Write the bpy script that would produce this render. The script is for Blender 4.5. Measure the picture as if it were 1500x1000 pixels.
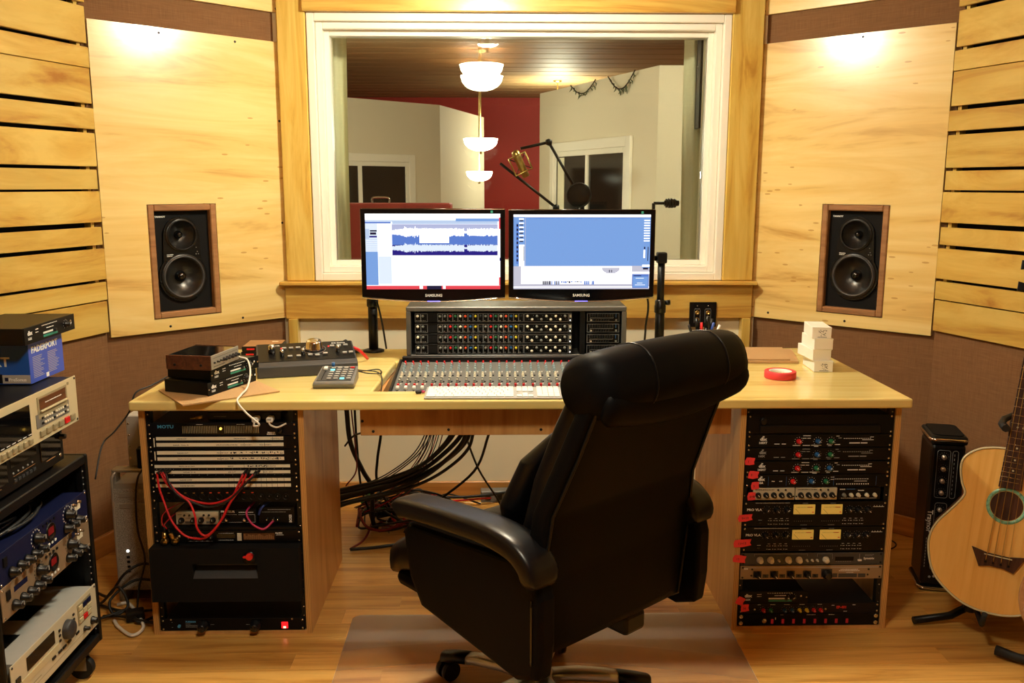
import bpy, bmesh, math, random
from math import sin, cos, pi, radians, sqrt, hypot, atan2
from mathutils import Vector, Matrix
random.seed(7)
for o in list(bpy.data.objects): bpy.data.objects.remove(o)
S = bpy.context.scene
C = S.collection

# ------------------------------------------------------------------ camera, world, exposure
cam = bpy.data.cameras.new('camera'); cam_o = bpy.data.objects.new('camera', cam); C.objects.link(cam_o)
cam.sensor_width = 36; cam.lens = 31.2; cam.clip_start = .05
cam_o.location = (-.123, 0, 1.494)
cam_o.rotation_euler = (Matrix.Rotation(-.020, 3, 'Z') @ Matrix.Rotation(pi/2-.175, 3, 'X') @ Matrix.Rotation(.0012, 3, 'Z')).to_euler()
S.camera = cam_o
w = bpy.data.worlds.new('world'); S.world = w; w.use_nodes = True
w.node_tree.nodes['Background'].inputs[0].default_value = (.02, .018, .016, 1)
w.node_tree.nodes['Background'].inputs[1].default_value = .2
S.view_settings.view_transform = 'Standard'; S.view_settings.look = 'None'
S.view_settings.gamma = 1; S.view_settings.use_curve_mapping = False
S.view_settings.exposure = -0.08
DESK_LAMP = 520.0      # glow of the bowl lamp above the desk
ROOM_LAMP = 92.0      # glow of the larger bowl lamp in the middle of the control room
LIVE_LAMP = 180.0      # glow of the added unseen lamps beyond the glass; visible pendants are dimmer
WARM = (1.0, .965, .74)

# ------------------------------------------------------------------ materials
MATS = {}
def new_mat(name):
    m = bpy.data.materials.new(name); m.use_nodes = True
    nt = m.node_tree; b = nt.nodes['Principled BSDF']
    MATS[name] = m
    return m, nt, b
def N(nt, t, **kw):
    n = nt.nodes.new(t)
    for k, v in kw.items():
        if k in n.inputs: n.inputs[k].default_value = v
        else: setattr(n, k, v)
    return n
def lin(c): return tuple(((x/255.)/12.92 if x/255. <= .04045 else ((x/255.+.055)/1.055)**2.4) for x in c) + (1,)
def plain(name, rgb, rough=.5, metal=0, noise=.06, scale=40, bump=0, coat=0, spec=.5):
    m, nt, b = new_mat(name)
    c = lin(rgb)
    b.inputs['Roughness'].default_value = rough; b.inputs['Metallic'].default_value = metal
    b.inputs['Coat Weight'].default_value = coat; b.inputs['Specular IOR Level'].default_value = spec
    tc = N(nt, 'ShaderNodeTexCoord'); nz = N(nt, 'ShaderNodeTexNoise', Scale=scale, Detail=4)
    nt.links.new(tc.outputs['Object'], nz.inputs['Vector'])
    mx = N(nt, 'ShaderNodeMix', data_type='RGBA'); 
    mx.inputs[6].default_value = tuple(x*(1-noise) for x in c[:3])+(1,); mx.inputs[7].default_value = tuple(min(1, x*(1+noise)) for x in c[:3])+(1,)
    nt.links.new(nz.outputs['Fac'], mx.inputs[0]); nt.links.new(mx.outputs[2], b.inputs['Base Color'])
    if bump:
        bp = N(nt, 'ShaderNodeBump', Strength=bump, Distance=.002)
        nt.links.new(nz.outputs['Fac'], bp.inputs['Height']); nt.links.new(bp.outputs[0], b.inputs['Normal'])
    return m
def emis(name, rgb, k, base=(0, 0, 0)):
    m, nt, b = new_mat(name)
    b.inputs['Base Color'].default_value = base+(1,); b.inputs['Roughness'].default_value = .3
    b.inputs['Emission Color'].default_value = lin(rgb); b.inputs['Emission Strength'].default_value = k
    return m
def wood(name, light, mid, dark, axis='x', rough=.35, along=.7, across=7, streak=.5, fine=.25, coat=0., var=.08, flecks=0):
    m, nt, b = new_mat(name)
    L = nt.links
    tc = N(nt, 'ShaderNodeTexCoord'); oi = N(nt, 'ShaderNodeObjectInfo')
    mul = N(nt, 'ShaderNodeMath', operation='MULTIPLY'); mul.inputs[1].default_value = 37.
    L.new(oi.outputs['Random'], mul.inputs[0])
    add = N(nt, 'ShaderNodeVectorMath', operation='ADD'); L.new(tc.outputs['Object'], add.inputs[0]); L.new(mul.outputs[0], add.inputs[1])
    def mapped(a, c):
        mp = N(nt, 'ShaderNodeMapping')
        mp.inputs['Scale'].default_value = {'x': (a, c, c), 'y': (c, a, c), 'z': (c, c, a)}[axis]
        L.new(add.outputs[0], mp.inputs[0]); return mp
    n1 = N(nt, 'ShaderNodeTexNoise', Scale=1.0, Detail=5, Roughness=.6, Distortion=1.4); L.new(mapped(along, across).outputs[0], n1.inputs['Vector'])
    r = N(nt, 'ShaderNodeValToRGB'); e = r.color_ramp.elements
    e[0].position = .36; e[0].color = lin(light); e[1].position = .74; e[1].color = lin(dark)
    k = e.new(.36+.38*streak); k.color = lin(mid)
    L.new(n1.outputs['Fac'], r.inputs[0])
    n2 = N(nt, 'ShaderNodeTexNoise', Scale=1.0, Detail=3, Roughness=.6, Distortion=.3); L.new(mapped(along*3, across*9).outputs[0], n2.inputs['Vector'])
    hsv = N(nt, 'ShaderNodeHueSaturation')
    mr = N(nt, 'ShaderNodeMapRange'); mr.inputs[3].default_value = 1-fine; mr.inputs[4].default_value = 1+fine; L.new(n2.outputs['Fac'], mr.inputs[0])
    mr2 = N(nt, 'ShaderNodeMapRange'); mr2.inputs[3].default_value = 1-var; mr2.inputs[4].default_value = 1+var; L.new(oi.outputs['Random'], mr2.inputs[0])
    mm = N(nt, 'ShaderNodeMath', operation='MULTIPLY'); L.new(mr.outputs[0], mm.inputs[0]); L.new(mr2.outputs[0], mm.inputs[1])
    L.new(r.outputs[0], hsv.inputs['Color']); L.new(mm.outputs[0], hsv.inputs['Value'])
    out = hsv.outputs[0]
    if flecks:
        vo = N(nt, 'ShaderNodeTexVoronoi', Scale=1.0, feature='F1'); L.new(mapped(9, 34).outputs[0], vo.inputs['Vector'])
        lt = N(nt, 'ShaderNodeMath', operation='LESS_THAN'); lt.inputs[1].default_value = .13; L.new(vo.outputs['Distance'], lt.inputs[0])
        n3 = N(nt, 'ShaderNodeTexNoise', Scale=2.2, Detail=1); L.new(add.outputs[0], n3.inputs['Vector'])
        gt = N(nt, 'ShaderNodeMath', operation='GREATER_THAN'); gt.inputs[1].default_value = .54; L.new(n3.outputs['Fac'], gt.inputs[0])
        m2 = N(nt, 'ShaderNodeMath', operation='MULTIPLY'); L.new(lt.outputs[0], m2.inputs[0]); L.new(gt.outputs[0], m2.inputs[1])
        m3 = N(nt, 'ShaderNodeMath', operation='MULTIPLY'); m3.inputs[1].default_value = flecks; L.new(m2.outputs[0], m3.inputs[0])
        mx = N(nt, 'ShaderNodeMix', data_type='RGBA'); mx.inputs[7].default_value = lin(dark); L.new(m3.outputs[0], mx.inputs[0]); L.new(out, mx.inputs[6]); out = mx.outputs[2]
    L.new(out, b.inputs['Base Color'])
    b.inputs['Roughness'].default_value = rough; b.inputs['Coat Weight'].default_value = coat; b.inputs['Coat Roughness'].default_value = .18
    bp = N(nt, 'ShaderNodeBump', Strength=.08, Distance=.002); L.new(n2.outputs['Fac'], bp.inputs['Height']); L.new(bp.outputs[0], b.inputs['Normal'])
    return m
def weave(name, rgb, rgb2, scale=900, rough=.9):
    m, nt, b = new_mat(name); L = nt.links
    tc = N(nt, 'ShaderNodeTexCoord')
    def th(sx, sy):
        mp = N(nt, 'ShaderNodeMapping'); mp.inputs['Scale'].default_value = (sx, sx, sy); L.new(tc.outputs['Object'], mp.inputs[0])
        n = N(nt, 'ShaderNodeTexNoise', Scale=1, Detail=2); L.new(mp.outputs[0], n.inputs['Vector']); return n
    a, c = th(scale, 14), th(14, scale)
    ad = N(nt, 'ShaderNodeMath', operation='ADD'); L.new(a.outputs['Fac'], ad.inputs[0]); L.new(c.outputs['Fac'], ad.inputs[1])
    hf = N(nt, 'ShaderNodeMath', operation='MULTIPLY'); hf.inputs[1].default_value = .5; L.new(ad.outputs[0], hf.inputs[0])
    r = N(nt, 'ShaderNodeValToRGB'); r.color_ramp.elements[0].position = .35; r.color_ramp.elements[1].position = .65
    r.color_ramp.elements[0].color = lin(rgb); r.color_ramp.elements[1].color = lin(rgb2); L.new(hf.outputs[0], r.inputs[0])
    L.new(r.outputs[0], b.inputs['Base Color']); b.inputs['Roughness'].default_value = rough
    b.inputs['Specular IOR Level'].default_value = .15
    return m
def stripes(name, rgb, rgb2, axis, freq, rough=.5):
    m, nt, b = new_mat(name); L = nt.links
    tc = N(nt, 'ShaderNodeTexCoord')
    wv = N(nt, 'ShaderNodeTexWave', Scale=freq, Distortion=.6, Detail=2); wv.bands_direction = axis.upper()
    L.new(tc.outputs['Object'], wv.inputs['Vector'])
    mx = N(nt, 'ShaderNodeMix', data_type='RGBA'); mx.inputs[6].default_value = lin(rgb); mx.inputs[7].default_value = lin(rgb2)
    L.new(wv.outputs['Fac'], mx.inputs[0]); L.new(mx.outputs[2], b.inputs['Base Color']); b.inputs['Roughness'].default_value = rough
    return m
def glass(name, tint, refl_rough=.0, ior=1.5):
    m, nt, b = new_mat(name); L = nt.links
    nt.nodes.remove(b); out = nt.nodes['Material Output']
    t = N(nt, 'ShaderNodeBsdfTransparent'); t.inputs[0].default_value = tint
    g = N(nt, 'ShaderNodeBsdfGlossy', Roughness=refl_rough); fr = N(nt, 'ShaderNodeFresnel', IOR=ior)
    mx = N(nt, 'ShaderNodeMixShader'); L.new(fr.outputs[0], mx.inputs[0]); L.new(t.outputs[0], mx.inputs[1]); L.new(g.outputs[0], mx.inputs[2])
    L.new(mx.outputs[0], out.inputs[0]); return m

wood('panel_ply', (246, 220, 150), (236, 202, 124), (188, 132, 58), 'x', rough=.30, along=.8, across=7, streak=.55, fine=.05, var=.03, coat=.8, flecks=.65)
wood('slat_ply', (216, 186, 100), (202, 164, 76), (168, 114, 44), 'x', rough=.36, along=1.8, across=8, streak=.5, fine=.06, var=.07, coat=.1)
wood('trim_pine_z', (226, 196, 108), (212, 174, 82), (178, 128, 50), 'z', rough=.3, along=1.2, across=14, fine=.08, coat=.4)
wood('trim_pine_x', (224, 188, 98), (206, 158, 72), (162, 104, 42), 'x', rough=.3, along=1.2, across=14, fine=.08, coat=.4)
wood('desk_pine', (236, 216, 142), (228, 204, 124), (206, 172, 96), 'x', rough=.24, along=.8, across=12, streak=.6, fine=.07, var=.02, coat=.5)
wood('cab_ply', (214, 166, 104), (200, 148, 86), (166, 112, 60), 'z', rough=.4, along=1., across=8, fine=.1, coat=.2)
wood('apron_ply', (212, 160, 98), (196, 140, 80), (160, 100, 54), 'z', rough=.4, along=1.5, across=9, fine=.08)
wood('floor_oak', (224, 174, 94), (206, 152, 74), (168, 112, 50), 'x', rough=.30, along=1.4, across=22, fine=.16, var=.14, coat=.25)
wood('base_pine', (206, 150, 80), (190, 132, 66), (160, 104, 48), 'x', rough=.4, along=1, across=12)
wood('walnut', (104, 60, 34), (80, 44, 24), (48, 26, 14), 'x', rough=.35, along=2, across=40, fine=.2)
wood('frame_walnut', (172, 126, 82), (158, 112, 70), (128, 86, 52), 'x', rough=.5, along=2, across=20, fine=.1)
wood('spruce', (238, 190, 108), (232, 180, 96), (216, 160, 78), 'z', rough=.22, along=1, across=22, fine=.03, coat=.6, var=0)
wood('rosewood', (74, 44, 30), (56, 32, 22), (34, 20, 14), 'z', rough=.4, along=4, across=50, fine=.2)
wood('ceiling_pine', (190, 132, 74), (170, 112, 58), (130, 80, 40), 'x', rough=.45, along=1, across=10)
wood('live_ceiling', (172, 140, 96), (156, 124, 82), (116, 88, 56), 'x', rough=.6, along=1, across=10)  # tone lightened to carry the control room ceiling's reflection in the glass
stripes('ply_edge', (226, 178, 106), (158, 108, 58), 'x', 95)
weave('brown_cloth', (112, 80, 52), (140, 104, 72))
weave('curtain_cloth', (226, 220, 190), (238, 232, 206), 500)
plain('beige_paint', (242, 234, 204), .7, noise=.02, scale=8)
plain('white_vinyl', (246, 240, 226), .35, noise=.01)
plain('black_void', (10, 10, 14), .9)
plain('black_cloth', (14, 14, 16), .95, noise=.3, scale=300)
plain('black_metal', (13, 13, 14), .42, noise=.1, scale=60, spec=.3)
plain('black_panel', (9, 9, 11), .4, noise=.06, scale=90, spec=.2)
plain('navy_panel', (9, 11, 20), .4, spec=.25)
plain('black_plastic', (12, 12, 13), .3, spec=.4)
plain('gloss_black', (8, 8, 10), .08, coat=.5)
plain('rubber', (20, 20, 20), .7)
plain('foam_black', (19, 19, 20), .75, noise=.2, scale=200, spec=.15)
plain('dark_grey', (58, 58, 60), .45)
plain('mid_grey', (112, 110, 106), .45)
plain('rack_grey', (86, 84, 80), .4)
plain('console_grey', (98, 98, 93), .5)
plain('light_grey', (170, 168, 162), .4)
plain('beige_plastic', (196, 184, 148), .45)
plain('beige_dark', (146, 136, 106), .45)
plain('cream_panel', (196, 188, 162), .4)
plain('tan_panel', (152, 130, 104), .4, metal=.3)
plain('white_plastic', (238, 236, 230), .35)
plain('knob_cream', (226, 220, 196), .4)
plain('knob_black', (18, 18, 20), .35)
plain('knob_grey', (120, 122, 116), .4)
plain('knob_red', (214, 32, 34), .35)
plain('knob_orange', (232, 84, 42), .35)
plain('knob_blue', (38, 92, 148), .35)
plain('knob_green', (38, 112, 70), .35)
plain('knob_yellow', (226, 204, 46), .35)
plain('knob_steel_blue', (138, 158, 164), .35)
plain('label_white', (236, 230, 208), .6, noise=.02)
plain('print_white', (232, 232, 228), .5)
plain('print_grey', (150, 150, 148), .5)
plain('print_blue', (70, 150, 196), .4)
plain('print_teal', (44, 140, 120), .5)
plain('print_red', (214, 40, 36), .5)
plain('print_black', (24, 22, 22), .6)
plain('chrome', (214, 210, 204), .15, metal=1, noise=.01)
plain('satin_metal', (196, 192, 184), .35, metal=.8)
plain('leaf_green', (84, 96, 74), .6)
plain('aluminium', (168, 162, 150), .42, metal=.5)
plain('brass', (206, 176, 110), .3, metal=1)
plain('screw_black', (16, 12, 10), .4)
plain('leather', (10, 10, 12), .5, noise=.15, scale=9, bump=.12, spec=.08)
plain('leather_pad', (12, 12, 15), .32, noise=.15, scale=14, bump=.18, spec=.32)
plain('tape_red', (232, 62, 66), .55)
plain('tape_flag', (246, 62, 66), .6)
plain('cork', (190, 152, 104), .9, noise=.35, scale=420)
plain('card_white', (242, 238, 228), .6, noise=.015)
plain('box_blue', (22, 84, 178), .4, noise=.25, scale=6)
plain('box_violet', (62, 86, 190), .4, noise=.2, scale=9)
plain('red_cable', (206, 30, 36), .4)
plain('dark_red_cable', (120, 18, 26), .45)
plain('pink_cable', (190, 44, 96), .45)
plain('blue_cable', (40, 60, 130), .45)
plain('green_cable', (40, 170, 70), .45)
plain('white_cable', (232, 226, 214), .45)
plain('grey_cable', (150, 146, 138), .5)
plain('black_cable', (14, 14, 15), .5)
plain('coil_cable', (40, 40, 40), .4)
plain('blue_steel', (18, 24, 58), .42, spec=.3)
plain('meter_face', (238, 204, 92), .5, noise=.05, scale=30)
plain('white_wall', (226, 216, 192), .7, noise=.02, scale=4)
plain('red_wall', (176, 34, 24), .6, noise=.1, scale=3)
plain('red_panel', (150, 40, 30), .6)
plain('dark_window', (26, 24, 22), .08)
plain('live_floor', (120, 84, 52), .4)
plain('abalone', (120, 176, 150), .25, noise=.8, scale=120)
plain('binding_cream', (206, 200, 164), .4)
plain('banjo_skin', (226, 216, 190), .6)
plain('pen_red', (222, 40, 50), .4)
plain('pen_blue', (50, 80, 170), .4)
plain('frost', (236, 230, 216), .5)
emis('led_white', (255, 250, 240), 3); emis('led_red', (255, 40, 40), 3); emis('led_amber', (255, 200, 80), 3.)
emis('led_green', (80, 255, 90), 1.5); emis('led_blue', (110, 100, 255), 3.5); emis('led_cyan', (150, 255, 250), 1.4)
emis('switch_red', (255, 30, 36), 1.4); emis('switch_hot', (255, 150, 120), 5)
emis('button_dim_red', (150, 20, 20), .5)
emis('meter_glow', (255, 206, 90), .22, (.6, .42, .1))
def bowl_mat(name, k):
    m = emis(name, (255, 255, 255), k, (.8, .8, .75)); m.node_tree.nodes['Principled BSDF'].inputs['Emission Color'].default_value = WARM+(1,)
    return m
bowl_mat('desk_bowl', DESK_LAMP); bowl_mat('room_bowl', ROOM_LAMP); bowl_mat('live_fill_bowl', LIVE_LAMP); bowl_mat('live_bowl_dim', LIVE_LAMP*.25)
glass('pane_glass', (.985, .99, .97, 1)); glass('pane_glass_green', (.975, .99, .96, 1))
glass('mat_plastic', (.975, .955, .965, 1), .42, 1.14)
def M(n): return MATS[n]
# ------------------------------------------------------------------ mesh helpers
class MB:
    def __init__(s): s.v = []; s.f = []; s.m = []; s.sm = []
    def add(s, vs, fs, mi=0, smooth=False, mtx=None):
        o = len(s.v)
        for p in vs:
            p = Vector(p)
            if mtx is not None: p = mtx @ p
            s.v.append(tuple(p))
        for f in fs: s.f.append([i+o for i in f]); s.m.append(mi); s.sm.append(smooth)
        return s
    def box(s, x0, x1, y0, y1, z0, z1, bev=0, mi=0, mtx=None):
        if bev <= 0:
            vs = [(x, y, z) for x in (x0, x1) for y in (y0, y1) for z in (z0, z1)]
            fs = [(0, 1, 3, 2), (4, 6, 7, 5), (0, 4, 5, 1), (2, 3, 7, 6), (0, 2, 6, 4), (1, 5, 7, 3)]
            return s.add(vs, fs, mi, False, mtx)
        bm = bmesh.new(); bmesh.ops.create_cube(bm, size=1)
        for v in bm.verts: v.co = Vector(((x0+x1)/2+v.co.x*(x1-x0), (y0+y1)/2+v.co.y*(y1-y0), (z0+z1)/2+v.co.z*(z1-z0)))
        seg = 2 if bev > .004 else 1
        bmesh.ops.bevel(bm, geom=bm.edges[:], offset=bev, segments=seg, profile=.5, affect='EDGES')
        bm.verts.index_update()
        s.add([v.co for v in bm.verts], [[v.index for v in f.verts] for f in bm.faces], mi, False, mtx); bm.free(); return s
    def cyl(s, p0, p1, r0, r1=None, n=16, mi=0, cap=True, smooth=True):
        r1 = r0 if r1 is None else r1
        p0, p1 = Vector(p0), Vector(p1); d = (p1-p0).normalized()
        a = d.orthogonal().normalized(); b = d.cross(a)
        vs = []
        for p, r in ((p0, r0), (p1, r1)):
            for i in range(n): t = 2*pi*i/n; vs.append(p+a*(r*cos(t))+b*(r*sin(t)))
        s.add(vs, [(i, (i+1) % n, n+(i+1) % n, n+i) for i in range(n)], mi, smooth)
        if cap: s.add(vs, [list(range(n))[::-1], list(range(n, 2*n))], mi, False)
        return s
    def lathe(s, prof, n=24, mtx=None, mi=0, smooth=True):
        # prof: (r, h) pairs, axis z
        vs = []; rings = []
        for r, h in prof:
            if r < 1e-6: rings.append([len(vs)]); vs.append((0, 0, h))
            else:
                rings.append(list(range(len(vs), len(vs)+n)))
                for i in range(n): t = 2*pi*i/n; vs.append((r*cos(t), r*sin(t), h))
        fs = []
        for A, B in zip(rings, rings[1:]):
            for i in range(n):
                j = (i+1) % n
                if len(A) == 1 and len(B) == 1: continue
                if len(A) == 1: fs.append((A[0], B[i], B[j]))
                elif len(B) == 1: fs.append((A[i], A[j], B[0]))
                else: fs.append((A[i], A[j], B[j], B[i]))
        return s.add(vs, fs, mi, smooth, mtx)
    def tube(s, pts, r, n=8, mi=0, cap=True, rs=None, closed=False):
        P = [Vector(p) for p in pts]; k = len(P)
        prev = None; vs = []
        for i, p in enumerate(P):
            if closed: d = (P[(i+1) % k]-P[i-1])
            else: d = (P[min(i+1, k-1)]-P[max(i-1, 0)])
            d = d.normalized() if d.length > 1e-9 else Vector((0, 0, 1))
            if prev is None: a = d.orthogonal().normalized()
            else:
                a = prev-d*prev.dot(d)
                a = a.normalized() if a.length > 1e-6 else d.orthogonal().normalized()
            prev = a; b = d.cross(a); rr = rs[i] if rs else r
            for j in range(n): t = 2*pi*j/n; vs.append(p+a*(rr*cos(t))+b*(rr*sin(t)))
        fs = []
        for i in range(k if closed else k-1):
            i2 = (i+1) % k
            for j in range(n): fs.append((i*n+j, i*n+(j+1) % n, i2*n+(j+1) % n, i2*n+j))
        s.add(vs, fs, mi, True)
        if cap and not closed: s.add(vs, [list(range(n))[::-1], list(range((k-1)*n, k*n))], mi, False)
        return s
    def prism(s, poly, z0, z1, mtx=None, mi=0):
        n = len(poly); vs = [(x, y, z0) for x, y in poly]+[(x, y, z1) for x, y in poly]
        return s.add(vs, [list(range(n))[::-1], list(range(n, 2*n))]+[(i, (i+1) % n, n+(i+1) % n, n+i) for i in range(n)], mi, False, mtx)
    def loft(s, rings, mi=0, cap=True, smooth=True):
        n = len(rings[0]); vs = [p for r in rings for p in r]; fs = []
        for k in range(len(rings)-1):
            for j in range(n): fs.append((k*n+j, k*n+(j+1) % n, (k+1)*n+(j+1) % n, (k+1)*n+j))
        s.add(vs, fs, mi, smooth)
        if cap: s.add(vs, [list(range(n))[::-1], list(range((len(rings)-1)*n, len(rings)*n))], mi, smooth)
        return s
    def mesh(s, name, mats):
        me = bpy.data.meshes.new(name); me.from_pydata(s.v, [], s.f)
        for m in (mats if isinstance(mats, (list, tuple)) else [mats]): me.materials.append(M(m) if isinstance(m, str) else m)
        me.polygons.foreach_set('material_index', s.m); me.polygons.foreach_set('use_smooth', s.sm)
        bm = bmesh.new(); bm.from_mesh(me)
        if len(bm.verts) < 60000: bmesh.ops.remove_doubles(bm, verts=bm.verts, dist=1e-6)
        bmesh.ops.recalc_face_normals(bm, faces=bm.faces); bm.to_mesh(me); bm.free()
        me.update(); return me
    def build(s, name, mats, parent=None, loc=None, rot=None, bevel=0, subd=0, sharp=None):
        return place(name, s.mesh(name, mats), parent, loc, rot, bevel, subd)
def place(name, me, parent=None, loc=None, rot=None, bevel=0, subd=0):
    o = bpy.data.objects.new(name, me); C.objects.link(o)
    if parent is not None: o.parent = parent
    if loc is not None: o.location = loc
    if rot is not None: o.rotation_euler = rot
    if bevel:
        b = o.modifiers.new('bevel', 'BEVEL'); b.width = bevel; b.segments = 3; b.limit_method = 'ANGLE'; b.angle_limit = radians(40)
    if subd:
        b = o.modifiers.new('subdivision', 'SUBSURF'); b.levels = subd; b.render_levels = subd
    return o
def tag(o, label=None, cat=None, group=None, kind=None):
    for k, v in (('label', label), ('category', cat), ('group', group), ('kind', kind)):
        if v: o[k] = v
    return o
def thing(name, label, cat, loc=(0, 0, 0), rz=0, group=None, rot=None):
    o = bpy.data.objects.new(name, None); o.empty_display_size = .05; C.objects.link(o)
    o.location = loc; o.rotation_euler = rot if rot else (0, 0, rz)
    return tag(o, label, cat, group)
def struct(name, mb, mats, loc=None, rz=0, label=None, **kw):
    o = mb.build(name, mats, None, loc, (0, 0, rz), **kw); tag(o, label or name.replace('_', ' '), None, None, 'structure'); return o
def copy_tree(o, parent=None):
    c = o.copy(); C.objects.link(c); c.parent = parent
    for ch in list(o.children): copy_tree(ch, c)
    return c
CACHE = {}
def cached(key, fn):
    if key not in CACHE: CACHE[key] = fn()
    return CACHE[key]
def catmull(pts, k=6):
    P = [Vector(p) for p in pts]; out = []
    Q = [P[0]*2-P[1]]+P+[P[-1]*2-P[-2]]
    for i in range(1, len(Q)-2):
        a, b, c, d = Q[i-1:i+3]
        for j in range(k):
            t = j/k
            out.append(.5*((2*b)+(c-a)*t+(2*a-5*b+4*c-d)*t*t+(3*b-a-3*c+d)*t**3))
    out.append(P[-1]); return out
def cable(name, pts, r, mat, parent=None, label=None, cat='cable', group=None, k=6, n=7):
    o = MB().tube(catmull(pts, k), r, n).build(name, mat, parent)
    if label: tag(o, label, cat, group)
    return o
def rrect(w, h, r, n=4, cx=0, cy=0):
    out = []
    for (sx, sy, a0) in ((1, 1, 0), (-1, 1, 90), (-1, -1, 180), (1, -1, 270)):
        for i in range(n+1):
            a = radians(a0+90*i/n); out.append((cx+sx*(w/2-r)+r*cos(a), cy+sy*(h/2-r)+r*sin(a)))
    return out
FRONT = (pi/2, 0, 0)          # text / lathe standing up, facing -y
def text(s, size, mat, parent, loc, rot=FRONT, name='lettering', align='LEFT', sx=1.0, ext=.0003, bold=0):
    def mk():
        cu = bpy.data.curves.new('t', 'FONT'); cu.body = s; cu.size = size; cu.extrude = ext; cu.align_x = align; cu.resolution_u = 2; cu.offset = bold
        ob = bpy.data.objects.new('t', cu); me = bpy.data.meshes.new_from_object(ob)
        bpy.data.objects.remove(ob); bpy.data.curves.remove(cu)
        for v in me.vertices: v.co.x *= sx
        me.materials.clear(); me.materials.append(M(mat)); me.name = name; return me
    return place(name, cached(('t', s, size, mat, align, sx, ext, bold), mk), parent, loc, rot)
def knob_mesh(r, h, mat, cap=None, skirt=True, pointer=None):
    def mk():
        mb = MB(); mt = Matrix.Rotation(pi/2, 4, 'X')
        if skirt: mb.lathe([(0, 0), (r*1.15, 0), (r*1.12, h*.25), (r*.9, h*.35), (r*.82, h*.9), (r*.7, h), (0, h)], 14, mt, 0)
        else: mb.lathe([(0, 0), (r, 0), (r, h*.85), (r*.85, h), (0, h)], 14, mt, 0)
        mats = [mat]
        if cap: mats.append(cap); mb.lathe([(r*.66, h*1.0), (r*.6, h*1.06), (0, h*1.06)], 14, mt, 1)
        if pointer:
            mats.append(pointer); k = len(mats)-1
            mb.box(-r*.09, r*.09, -h*1.09, -h*.95, 0, r*.78, 0, k)
        return mb.mesh('knob', mats)
    return cached(('k', r, h, mat, cap, skirt, pointer), mk)
def knob(parent, x, z, r, mat, h=.012, cap=None, y=0, skirt=True, pointer=None, turn=0, name='knob'):
    return place(name, knob_mesh(r, h, mat, cap, skirt, pointer), parent, (x, y, z), (0, turn, 0) if turn else None)
def rect(parent, name, x0, x1, z0, z1, mat, t=.0015, y=0, bev=0):
    w, h = x1-x0, z1-z0
    me = cached(('r', round(w, 5), round(h, 5), mat, t, bev), lambda: MB().box(-w/2, w/2, -t, 0, -h/2, h/2, bev).mesh(name, mat))
    return place(name, me, parent, ((x0+x1)/2, y, (z0+z1)/2))
def marks(parent, rects, mat, y=0, t=.0004, name='printing'):
    mb = MB()
    for x0, x1, z0, z1 in rects: mb.box(x0, x1, y-t, y, z0, z1)
    o = mb.build(name, mat, parent)
    if len(rects) > 1: o['kind'] = 'stuff'
    return o
def ticks(cx, cz, r0, r1, n=9, a0=-140, a1=140, w=.0008):
    out = []
    for i in range(n):
        a = radians(a0+(a1-a0)*i/(n-1)); r = (r0+r1)/2
        x, z = cx+r*sin(a), cz+r*cos(a); out.append((x-w, x+w, z-w, z+w))
    return out
def squiggle(x0, x1, z, h, n, seed=0):
    """small unreadable print: a row of little bars"""
    rn = random.Random(seed+int(x0*1e4)+int(z*1e4)); out = []; x = x0
    while x < x1:
        wd = (x1-x0)/n*rn.uniform(.4, 1.1); out.append((x, min(x+wd*.75, x1), z, z+h*rn.uniform(.7, 1))); x += wd
    return out
W19 = .4826
def screw_mesh(mat='chrome', r=.0035):
    return cached(('s', mat, r), lambda: MB().lathe([(r, 0), (r*.9, .0015), (r*.4, .002), (0, .002)], 10, Matrix.Rotation(pi/2, 4, 'X')).mesh('screw', mat))
def rack_unit(name, label, cat, loc, h, mat='black_panel', depth=.25, rz=0, group=None, screws='chrome', chassis='black_metal', w=W19):
    t = thing(name, label, cat, loc, rz, group)
    MB().box(0, w, -.003, 0, .0006, h-.0006, .0006).build('faceplate', mat, t)
    MB().box(.018, w-.018, .0002, depth, .001, h-.001).build('chassis', chassis, t)
    if screws:
        for x in (.008, w-.008):
            for z in ((.007, h-.007) if h > .03 else (h/2,)):
                place('screw', screw_mesh(screws), t, (x, -.003, z))
    return t
FY = -.003          # front of a faceplate
# ------------------------------------------------------------------ the setting
ZC = 2.52
# floor: a slab and its boards
fl = struct('floor', MB().box(-2.9, 2.9, -2.1, 4.14, -.06, -.012), 'floor_oak', label='oak strip floor')
rowh = .098; y = 1.10; ri = 0
while y < 4.13:
    x = -2.3-random.random()*.9
    y1 = min(y+rowh, 4.138)
    while x < 2.3:
        L_ = random.uniform(.85, 1.35); x1 = min(x+L_, 2.6); x0 = max(x, -2.6)
        if x1-x0 > .05:
            MB().box(-(x1-x0)/2, (x1-x0)/2, -(y1-y)/2+.0006, (y1-y)/2-.0006, -.012, 0, .0008).build('floor_board', 'floor_oak', fl, ((x0+x1)/2, (y+y1)/2, 0))
        x += L_
    y += rowh
MB().box(-2.6, 2.6, -2.1, 1.0985, -.012, 0).build('floor_board_field', 'floor_oak', fl)
# ceiling with boards (only its mirror image shows in the glass)
ce = struct('ceiling', MB().box(-2.9, 2.9, -2.1, 4.3, ZC+.02, ZC+.1), 'black_void', label='boarded pine ceiling')
yy = -2.0
while yy < 4.05:
    MB().box(-2.5, 2.5, 0, .24, 0, .018, .002).build('ceiling_board', 'ceiling_pine', ce, (0, yy, ZC)); yy += .262
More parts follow.
